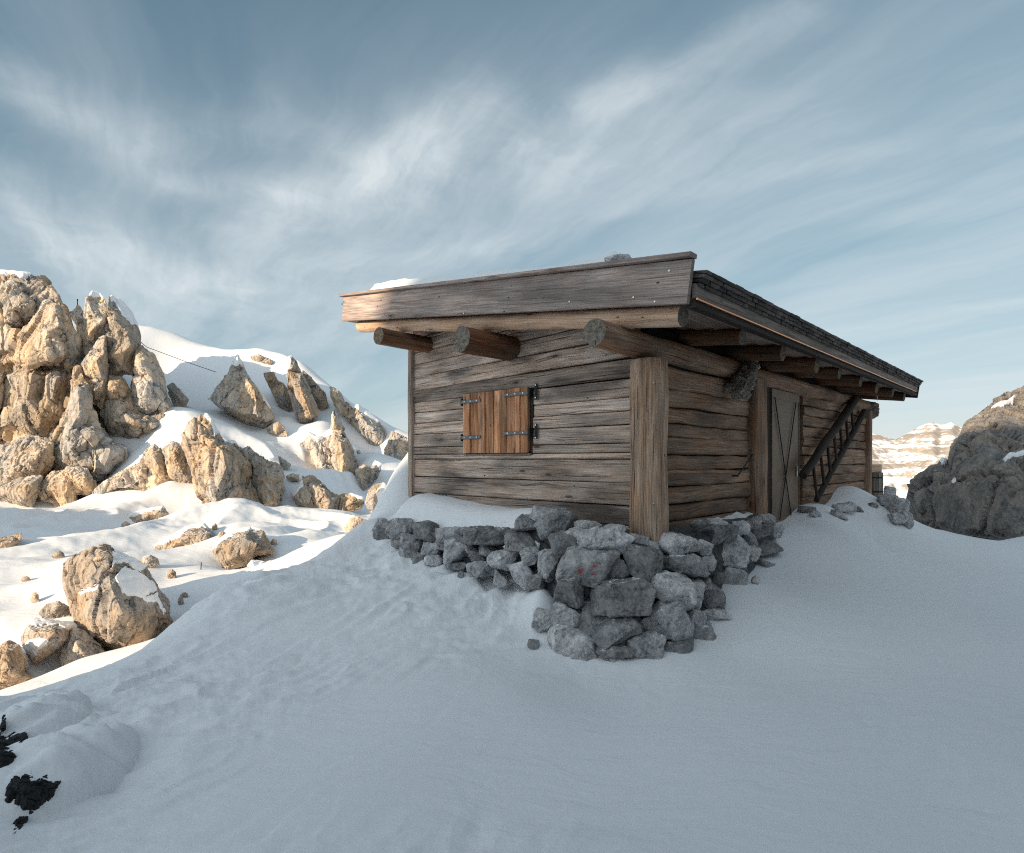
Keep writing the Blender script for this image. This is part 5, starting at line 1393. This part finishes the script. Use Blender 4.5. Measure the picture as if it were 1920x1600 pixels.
# wooden bin behind the far corner with a block lying on it
def bin_():
    Y = 11.3; c = P(1635.5, 930, Y); t = empty('wooden_bin', tuple(c), HUT_RZ)
    tag(t, 'grey staved wooden bin behind the far corner of the hut', 'bin')
    m = MB(121); h = .46; rr = .165; r = random.Random(2)
    for k in range(12):
        a = 2 * math.pi * k / 12
        m.board((rr * math.cos(a), rr * math.sin(a), -.25), (rr * math.cos(a), rr * math.sin(a), h), .084, .025, up=(math.cos(a), math.sin(a), 0), bev=.006, jit=.003, cap=0, var=r.random())
    m.build('staves', [W_GREY], t)
    m = MB(122); m.log((0, 0, h - .04), (0, 0, h - .005), rr - .012, seg=20, n=1, jit=0, wob=0, cap=0, up=(0, 1, 0)); m.build('lid', [W_GREY], t)
    for zz_ in (.09, .36):
        m = MB(123)
        for k in range(24):
            a, b = 2 * math.pi * k / 24, 2 * math.pi * (k + 1) / 24; q = rr + .0165
            m.box_ = None
            m.sweep([(q * math.cos(a), q * math.sin(a), zz_), (q * math.cos(b), q * math.sin(b), zz_)], rrect(.004, .03, .001), cap=0, sm=False)
        m.build('hoop', [IRON_DARK], t)
    bw = MB(124); bw.box((-.135, -.11, 0), (.13, .12, .155), bev=.008, along=0)
    o = bw.build('wood_block', [W_BARGE], None, (c[0] - .01, c[1], c[2] + h + .001)); o.rotation_euler = (0, 0, R(20))
    tag(o, 'pale squared wood block lying on the grey bin', 'wood block')
bin_()

# ------------------------------------------------------------------ dry stone footing
def K8(x, y): return (680 + x / 2.3415, 900 + y / 2.3415)
def wall_Y(u, v):
    k = (u - U0) / F
    b = P0 - .78 * HB
    t = (k * b[1] - b[0]) / (HA[0] - k * HA[1]); t = min(max(t, -2), 3.62)
    yl = b[1] + t * HA[1]
    yl -= (v - 985) / 100 * .16
    yb = float(np.interp(u, [1000, 1040, 1060, 1130, 1250, 1330, 1400, 1440, 1470], [5.05, 4.72, 4.58, 4.50, 4.58, 4.88, 5.65, 6.25, 6.75]))
    yb += (1250 - v) / 250 * .55
    if u < 1012: return yl
    if u < 1040: return yl + (yb - yl) * (u - 1012) / 28
    return yb
ws_c = P(1180, 1240, 4.7)
stone_wall = empty('stone_wall', tuple(ws_c))
tag(stone_wall, 'grey dry stone footing built up under the hut corner', 'wall')
ST = [(75,200,35,30,0),(88,243,33,29,0),(165,212,56,38,0),(280,220,68,38,4),(388,243,63,38,-4),(550,245,101,44,-5),(715,262,82,48,6),
      (155,277,26,28,0),(210,292,46,48,15),(305,298,48,29,10),(347,292,22,16,0),(425,318,60,52,0),(515,338,50,28,15),(556,308,52,24,5),(625,348,66,42,-8),(740,335,48,34,-12),(150,340,36,22,0),(92,300,45,28,0),(55,255,25,40,0),(62,318,30,22,0),
      (245,350,30,28,0),(312,357,38,24,0),(410,375,42,16,0),(525,395,57,36,-5),(615,427,34,32,0),(700,415,48,52,-25),(770,448,48,32,-8),(480,300,30,24,0),(660,300,40,20,0),
      (725,187,54,29,-8),(792,145,66,28,-4),(855,188,78,46,-24),(985,205,58,20,6),(890,280,66,42,0),(1050,262,115,42,7),(1105,218,62,22,-6),(1200,262,52,24,0),(828,372,50,66,4),(960,240,60,24,0),
      (975,372,116,83,3),(1120,388,43,48,-10),(1215,352,86,78,12),(1375,277,86,48,3),(1492,298,38,36,0),(1388,372,108,52,4),(1512,368,33,40,0),(1610,305,74,88,14),(1560,235,72,42,-8),
      (903,493,62,68,-8),(1110,507,140,78,-2),(1345,490,106,78,4),(1465,508,30,68,0),(1498,447,42,36,0),(1530,510,52,54,-4),(1556,432,32,21,0),(1622,435,50,44,8),(1642,388,34,28,0),
      (893,615,66,58,12),(1005,605,102,56,-12),(1165,592,23,25,0),(1310,605,126,74,4),(1458,607,40,36,0),(1535,592,62,22,-4),
      (1105,670,123,57,-3),(1472,672,68,40,-6),(925,725,102,66,24),(1110,740,84,22,0),(1245,730,80,50,-8),(1365,720,72,42,-6),(1412,722,30,25,0),(975,795,68,38,10),(1070,800,42,26,0),
      (1740,235,50,38,15),(1708,190,32,25,0),(1768,180,36,27,0),(1808,228,34,40,20),(1762,300,64,34,-6),(1690,320,42,32,0),(1816,332,22,36,0),(1690,250,38,44,0),(1660,215,40,30,0),(1555,186,42,15,0),(1480,205,34,24,0),(1260,285,40,22,0),(1750,385,58,34,14)]
RED = None
def stones():
    rs = random.Random(9)
    for i, (x, y, hw, hh, rot) in enumerate(ST):
        u, v = K8(x, y); Y = wall_Y(u, v) + .10
        if i in (41,): Y += .0
        s = Y / F / 2.3415
        rx, rz = hw * s * 1.18, hh * s * 1.18
        ry = min(.22, max(rx, rz) * .85) * rs.uniform(.9, 1.1)
        c = P(u, v, Y + ry * .45)
        o = lumpy('stone', ROCK_WALL, None, (rx, ry, rz), 400 + i, amp=.75, freq=1.6, hull=rs.choice([15, 18, 21]), L=max(.014, min(rx, rz) / 7), rel=1, cellamp=.9)
        o.parent = stone_wall; o.location = (c[0] - ws_c[0], c[1] - ws_c[1], c[2] - ws_c[2])
        # each stone turns with the face of the wall it sits in
        o.rotation_euler = (R(rs.uniform(-8, 4)), R(rot), math.atan2(c[0], c[1]) * -0.6)
        if (x, y) == (975, 372):
            o.data.materials.clear(); o.data.materials.append(RED); o['label'] = 'large pale stone with smears of red paint'
        if (x, y) == (1622, 435):
            o.data.materials.clear(); o.data.materials.append(ROCK_PALE); o['label'] = 'whitish stone'
    # rubble packed behind the faces
    pts = []
    for j, v in enumerate(np.linspace(955, 1275, 12)):
        for u in np.linspace(700, 1462, 60):
            lo = np.interp(u, [700, 1000, 1030, 1045, 1110, 1310, 1340, 1400, 1462], [1020, 1085, 1090, 1200, 1240, 1200, 1150, 1100, 1060])
            hi = np.interp(u, [700, 720, 960, 1000, 1200, 1400, 1430, 1462], [995, 985, 1000, 985, 1015, 985, 972, 1000])
            vv = hi + (lo - hi) * j / 11
            pts.append(P(u, vv, wall_Y(u, vv) + .24))
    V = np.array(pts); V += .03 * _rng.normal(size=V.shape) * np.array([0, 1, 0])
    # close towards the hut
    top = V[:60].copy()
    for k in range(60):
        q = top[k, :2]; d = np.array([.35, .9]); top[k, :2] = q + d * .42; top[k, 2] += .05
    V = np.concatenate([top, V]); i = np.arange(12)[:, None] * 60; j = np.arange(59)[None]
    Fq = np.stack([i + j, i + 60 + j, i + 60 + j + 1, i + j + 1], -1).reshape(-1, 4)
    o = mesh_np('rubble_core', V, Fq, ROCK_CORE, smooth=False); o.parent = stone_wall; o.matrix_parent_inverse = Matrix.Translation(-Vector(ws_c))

def red_stone_mat():
    m = ROCK_WALL.copy(); m.name = 'stone_with_red_paint'; nt = m.node_tree; b = nt.nodes['Principled BSDF']
    src = b.inputs['Base Color'].links[0].from_socket
    oc = N(nt, 'ShaderNodeTexCoord').outputs['Object']
    f = None
    for (cx, cz, r_) in ((-.045, -.022, .030), (.075, .035, .022), (.065, -.045, .018), (-.03, .0, .016)):
        d = N(nt, 'ShaderNodeVectorMath', {'operation': 'DISTANCE'}, i0=mapping(nt, oc, (1, 0, 1)), i1=(cx, 0, cz)).outputs['Value']
        q = M_(nt, 'SUBTRACT', r_, d); f = q if f is None else M_(nt, 'MAXIMUM', f, q)
    nz = noise(nt, oc, 60, 4, .7)
    ff = ramp(nt, M_(nt, 'ADD', M_(nt, 'MULTIPLY', f, 20.0), M_(nt, 'MULTIPLY', M_(nt, 'SUBTRACT', nz, .5), 2.2)), [(0.02, 0.0), (0.22, .85)])
    nt.links.new(mixc(nt, ff, src, (.42, .035, .03)), b.inputs['Base Color'])
    return m
RED = red_stone_mat()
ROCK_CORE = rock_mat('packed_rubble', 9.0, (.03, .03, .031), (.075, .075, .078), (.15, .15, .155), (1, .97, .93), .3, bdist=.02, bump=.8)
ROCK_PALE = rock_mat('whitish_stone', 7.0, (.20, .20, .20), (.42, .42, .42), (.58, .58, .58), (1, .97, .93), .3, bdist=.02, bump=.7)
stones()

# loose stones in the drift
def ground_Y(u, v):
    ys = np.geomspace(1.6, 16, 700); p = np.array([P(u, v, y) for y in ys]); g = ground(p[:, 0], p[:, 1])
    k = np.argmax(p[:, 2] < g); return ys[k]
def loose(label, u, v, hw, hh, Y, seed, mat=ROCK_WALL, group='loose stones in the drift round the footing', flat=.8, rot=0):
    Y = Y if abs(ground_Y(u, v + hh * .8) - Y) > 2.5 else ground_Y(u, v + hh * .8)
    s = Y / F; c = P(u, v, Y)
    o = lumpy('stone', mat, tuple(c), (hw * s, max(hw, hh) * s * flat, hh * s), seed, amp=.9, freq=1.7, L=max(.012, hw * s / 8), cellamp=.9)
    o.rotation_euler = (0, R(rot), 0)
    tag(o, label, 'stone', group)
loose('dark two-lobed stone in the snow left of the built-up stone corner', 1019, 1163, 22, 22, 5.0, 71)
loose('small dark stone sunk in snow below the two-lobed stone', 1001, 1208, 13, 9, 4.75, 72)
loose('tiny dark fleck of stone in front of the low stone wall', 863, 1077, 6, 7, 6.2, 73)
loose('tiny stone tip beside the right end of the stone footing', 1417, 1088, 8, 9, 5.75, 75, rot=40)
# stones showing through the drift right of the door
for lab, u, v, hw, hh, Y, sd, rt in (('dark ledge of rock through the snow by the door threshold', 1512, 955, 16, 6, 8.35, 81, 0), ('lower flat stone by the door threshold', 1528, 964, 12, 6, 8.1, 82, 5),
        ('largest flat rock on the drift under the ladder', 1582, 953, 24, 10, 8.75, 83, -4), ('flat slab slanting below the largest rock on the drift', 1578, 967, 20, 7, 8.35, 84, 16), ('small ribbed rock at the right of the largest rock on the drift', 1609, 955, 10, 6, 9.0, 85, 10),
        ('dark stone near the drift crest below the bin', 1637, 947, 9, 5, 10.0, 86, 25)):
    loose(lab, u, v, hw, hh, Y, sd, group='rocks showing through the drift right of the door', flat=.6, rot=rt)
for lab, u, v, hw, hh, Y, sd in (('uppermost dark rock of the heap behind the far hut corner', 1668, 923, 12, 10, 11.5, 91), ('middle dark rock of the heap behind the far hut corner', 1664, 940, 20, 12, 11.2, 92), ('large lower dark rock of the heap behind the far hut corner', 1683, 952, 20, 20, 11.3, 93), ('lowest rock of the heap by the huge boulder', 1700, 975, 11, 16, 11.2, 94), ('snow-edged rock at the foot of the heap behind the far hut corner', 1684, 972, 18, 12, 11.0, 95)):
    loose(lab, u, v, hw, hh, Y, sd, group='rock heap behind the far corner')
# dark stones under the snow caps at the lower left
def K5(x, y): return (x / 3.84, 1280 + y / 3.84)
def hole_rock(k, label, pts, inner):
    o_ = []; Y0 = ground_Y(*K5(*pts[0]))
    for p in pts: o_.append((p[0], p[1], ground_Y(*K5(p[0], p[1])) - Y0 + .0))
    i_ = [(p[0], p[1], Y0 - ground_Y(*K5(p[0], p[1])) + p[2] + .02) for p in inner]
    build_crag(900 + k, label, 'stone', 'stone', 'black rocks in holes of the drift', K5, Y0, o_, i_, .35, 'black', .9)
hole_rock(1, 'ragged black rock showing through the lower snow cap', [(45,800),(50,740),(100,680),(190,650),(240,640),(262,700),(300,690),(350,660),(345,720),(430,720),(390,820),(320,880),(260,910),(200,960),(150,1050),(102,1085),(120,980),(170,920),(130,870),(60,860)], [(150,750,.03),(260,790,.04),(330,770,.02),(200,850,.03)])
hole_rock(2, 'black rock under the upper snow cap, cut by the picture edge', [(-60,400),(40,392),(90,358),(130,372),(182,352),(172,420),(120,520),(60,590),(10,612),(-60,600)], [(60,450,.03),(110,420,.03),(0,520,.04)])
hole_rock(3, 'thin black sliver above the upper black rock', [(2,390),(8,290),(30,240),(44,245),(30,330),(18,385)], [(20,310,.01)])

# ------------------------------------------------------------------ snow lying on things
def snow_shape(name, label, Vtop, grid, mat=SNOW_SOFT, cat='snow', group='snow lying on the footing'):
    pass
def snow_bank():
    """bank of snow between the low wall's top and the window wall"""
    ny, nx = 150, 46
    ys = np.linspace(.78, 3.62, ny); ts = np.linspace(0, 1, nx)
    V = []
    for y in ys:
        zw = np.interp(y, [.78, .95, 1.2, 1.7, 2.3, 3.0, 3.35, 3.55, 3.62], [-.60, -.54, -.53, -.56, -.55, -.48, -.45, -.50, -.62])
        zf = np.interp(y, [.78, 1.0, 1.5, 2.2, 3.0, 3.62], [-.735, -.74, -.79, -.81, -.83, -.88])
        e = min(1, max(0, (y - .78) / .16)) ** .5 * min(1, max(0, (3.62 - y) / .35)) ** .5
        dep = .62
        for t in ts:
            x = .0 - dep * t
            prof = (1 - max(0, (t - .15) / .85) ** 3.2)
            zt = zf - .05 + (zw - zf + .05) * prof
            zt = (zf - .08) + (zt - zf + .08) * e
            V.append((x, y, Z(zt)))
    V = np.array(V); V[:, 2] += .012 * fbm(V * 2.2, 3) + .003 * fbm(V * 14, 2)
    V[:, 0] += np.where(V[:, 0] < -.5, .03 * fbm(np.stack([V[:, 1] * 2.5, 0 * V[:, 1], 0 * V[:, 1]], 1), 3), 0)
    W = np.array([loc2w(p) for p in V]); i = np.arange(ny - 1)[:, None] * nx; j = np.arange(nx - 1)[None]
    Fq = np.stack([i + j, i + j + 1, i + nx + j + 1, i + nx + j], -1).reshape(-1, 4)
    # skirt below
    bm = bmesh.new(); bv = [bm.verts.new(p) for p in W]
    for f in Fq: bm.faces.new([bv[k] for k in f]).smooth = True
    ed = [e for e in bm.edges if e.is_boundary]
    ex = bmesh.ops.extrude_edge_only(bm, edges=ed)
    for g in ex['geom']:
        if isinstance(g, bmesh.types.BMVert): g.co.z -= .10; 
    ed = [e for e in bm.edges if e.is_boundary]; bmesh.ops.edgeloop_fill(bm, edges=ed)
    bmesh.ops.recalc_face_normals(bm, faces=bm.faces[:])
    me = bpy.data.meshes.new('snow_bank'); bm.to_mesh(me); bm.free(); me.materials.append(SNOW_SOFT)
    o = bpy.data.objects.new('snow_bank', me); COL.objects.link(o)
    tag(o, 'smooth bank of snow on the low wall under the shutters', 'snow bank')
snow_bank()

def roof_snow():
    ny, nx = 160, 24
    ys = np.linspace(-.35, 4.5, ny); ts = np.linspace(0, 1, nx); V = []
    for y in ys:
        h = float(np.interp(y, [-.35, -.2, .0, .3, .8, 1.5, 2.2, 3, 3.4, 3.8, 4.3, 4.5], [0, .05, .07, .03, .015, .03, .035, .055, .075, .06, .035, 0]))
        for t in ts:
            x = -.51 + 2.2 * t; e = min(1, t / .03) ** .5 * min(1, (1 - t) / .2) ** .5
            V.append((x, y, zroof(y, .262) + (h * 1.2 + .165) * min(1, max(0, (4.5 - y) / .5), 1) * min(1, max(0, (y + .35) / .4)) * e + .012))
    V = np.array(V); V[:, 2] += .012 * fbm(V * 3.5, 3)
    W = np.array([loc2w(p) for p in V]); i = np.arange(ny - 1)[:, None] * nx; j = np.arange(nx - 1)[None]
    Fq = np.stack([i + j, i + j + 1, i + nx + j + 1, i + nx + j], -1).reshape(-1, 4)[:, ::-1]
    o = mesh_np('roof_snow', W, Fq, SNOW_SOFT)
    tag(o, 'thin ragged snow along the top of the wide roof board', 'snow', None, 'thing')
    c = loc2w((-.42, .0, zroof(0, .41)))
    o = lumpy('stone', ROCK_WALL, tuple(c), (.13, .12, .05), 55, amp=.8, L=.02, cellamp=.8); tag(o, 'flat grey stone weighing down the roof edge in the snow', 'stone')
roof_snow()

def ledge_snow():
    pts = [on_side(u, v, .08) for u, v in ((1256, 1004), (1272, 990), (1300, 980), (1325, 978), (1345, 968), (1390, 959), (1428, 956), (1440, 962))]
    xs = [p.x for p in pts]; zs = [p.z for p in pts]
    ny, nx = 120, 30; V = []
    for x in np.linspace(xs[0], xs[-1], ny):
        zw = np.interp(x, xs, zs); e = min(1, (x - xs[0]) / .12, (xs[-1] - x) / .15) if xs[0] < x < xs[-1] else 0
        for t in np.linspace(0, 1, nx): V.append((x, -.02 - .20 * t, zw - .03 - (1 - e ** .5) * .12 - .10 * t ** 1.6))
    V = np.array(V); V[:, 2] += .030 * fbm(V * 3.2, 3) + .004 * fbm(V * 16, 2)
    W = np.array([loc2w(p) for p in V]); i = np.arange(ny - 1)[:, None] * nx; j = np.arange(nx - 1)[None]
    Fq = np.stack([i + j, i + j + 1, i + nx + j + 1, i + nx + j], -1).reshape(-1, 4)
    Wb = W.copy(); Wb[:, 2] -= .12; n = len(W); Fb = Fq[:, ::-1] + n
    o = mesh_np('ledge_snow', np.concatenate([W, Wb]), np.concatenate([Fq, Fb]), SNOW_SOFT)
    bm = bmesh.new(); bm.from_mesh(o.data); bm.verts.ensure_lookup_table()
    rim = [j for j in range(nx)] + [k * nx + nx - 1 for k in range(1, ny)] + [(ny - 1) * nx + j for j in range(nx - 2, -1, -1)] + [k * nx for k in range(ny - 2, 0, -1)]
    for a, b in zip(rim, rim[1:] + rim[:1]): bm.faces.new([bm.verts[a], bm.verts[b], bm.verts[b + n], bm.verts[a + n]]).smooth = True
    bmesh.ops.recalc_face_normals(bm, faces=bm.faces[:]); bm.to_mesh(o.data); bm.free()
    tag(o, 'patchy snow on the footing between corner post and door post', 'snow', None, 'thing')
ledge_snow()

# ------------------------------------------------------------------ pole on the far fin, cable across the snow slope, stick in the drift
def small_things():
    a = P(145.3, 575, 50.2); b = P(145.3, 561, 50.2)
    m = MB(131); m.log((0, 0, -.4), (0, 0, b[2] - a[2]), .035, seg=8, jit=0, wob=0, cap=0, up=(0, 1, 0)); m.box((-.05, -.03, b[2] - a[2] - .12), (.05, .03, b[2] - a[2] - .02), mi=0)
    o = m.build('marker_pole', [IRON_DARK], None, tuple(a)); tag(o, 'thin dark pole standing on the distant fin in the gully', 'pole')
    pts = [P(u, v, Y) for u, v, Y in ((262, 640, 55), (275, 651, 55), (310, 664, 54.5), (350, 679, 54), (405, 698, 53.5))]
    m = MB(132); c = Vector(pts[0])
    m.sweep([Vector(p) - c for p in pts], [(.028 * math.cos(k * math.pi / 3), .028 * math.sin(k * math.pi / 3)) for k in range(6)], cap=0)
    o = m.build('cable', [IRON_DARK], None, tuple(c)); tag(o, 'thin dark cable slung across the shaded snow slope', 'cable')
    a = P(376.5, 1066, 13.2); m = MB(133); m.log((0, 0, -.1), (.01, 0, .14), .011, seg=6, jit=0, wob=0, cap=0, up=(0, 1, 0)); o = m.build('stick', [W_BLACK], None, tuple(a)); tag(o, 'thin dark stick upright in the snow hollow', 'stick')
    c = on_side(1645, 745, .60); w = loc2w(c); m = MB(134); m.log((0, 0, .02), (0, 0, -.06), .008, .002, seg=6, jit=0, wob=0, cap=0, up=(0, 1, 0))
    ice, nt, b_ = new_mat('ice', .1); b_.inputs['Transmission Weight'].default_value = .8; b_.inputs['IOR'].default_value = 1.31; b_.inputs['Base Color'].default_value = (.85, .9, .93, 1)
    o = m.build('icicle', [ice], None, tuple(w)); tag(o, 'tiny icicle hanging from the far end of the eave', 'icicle')
small_things()
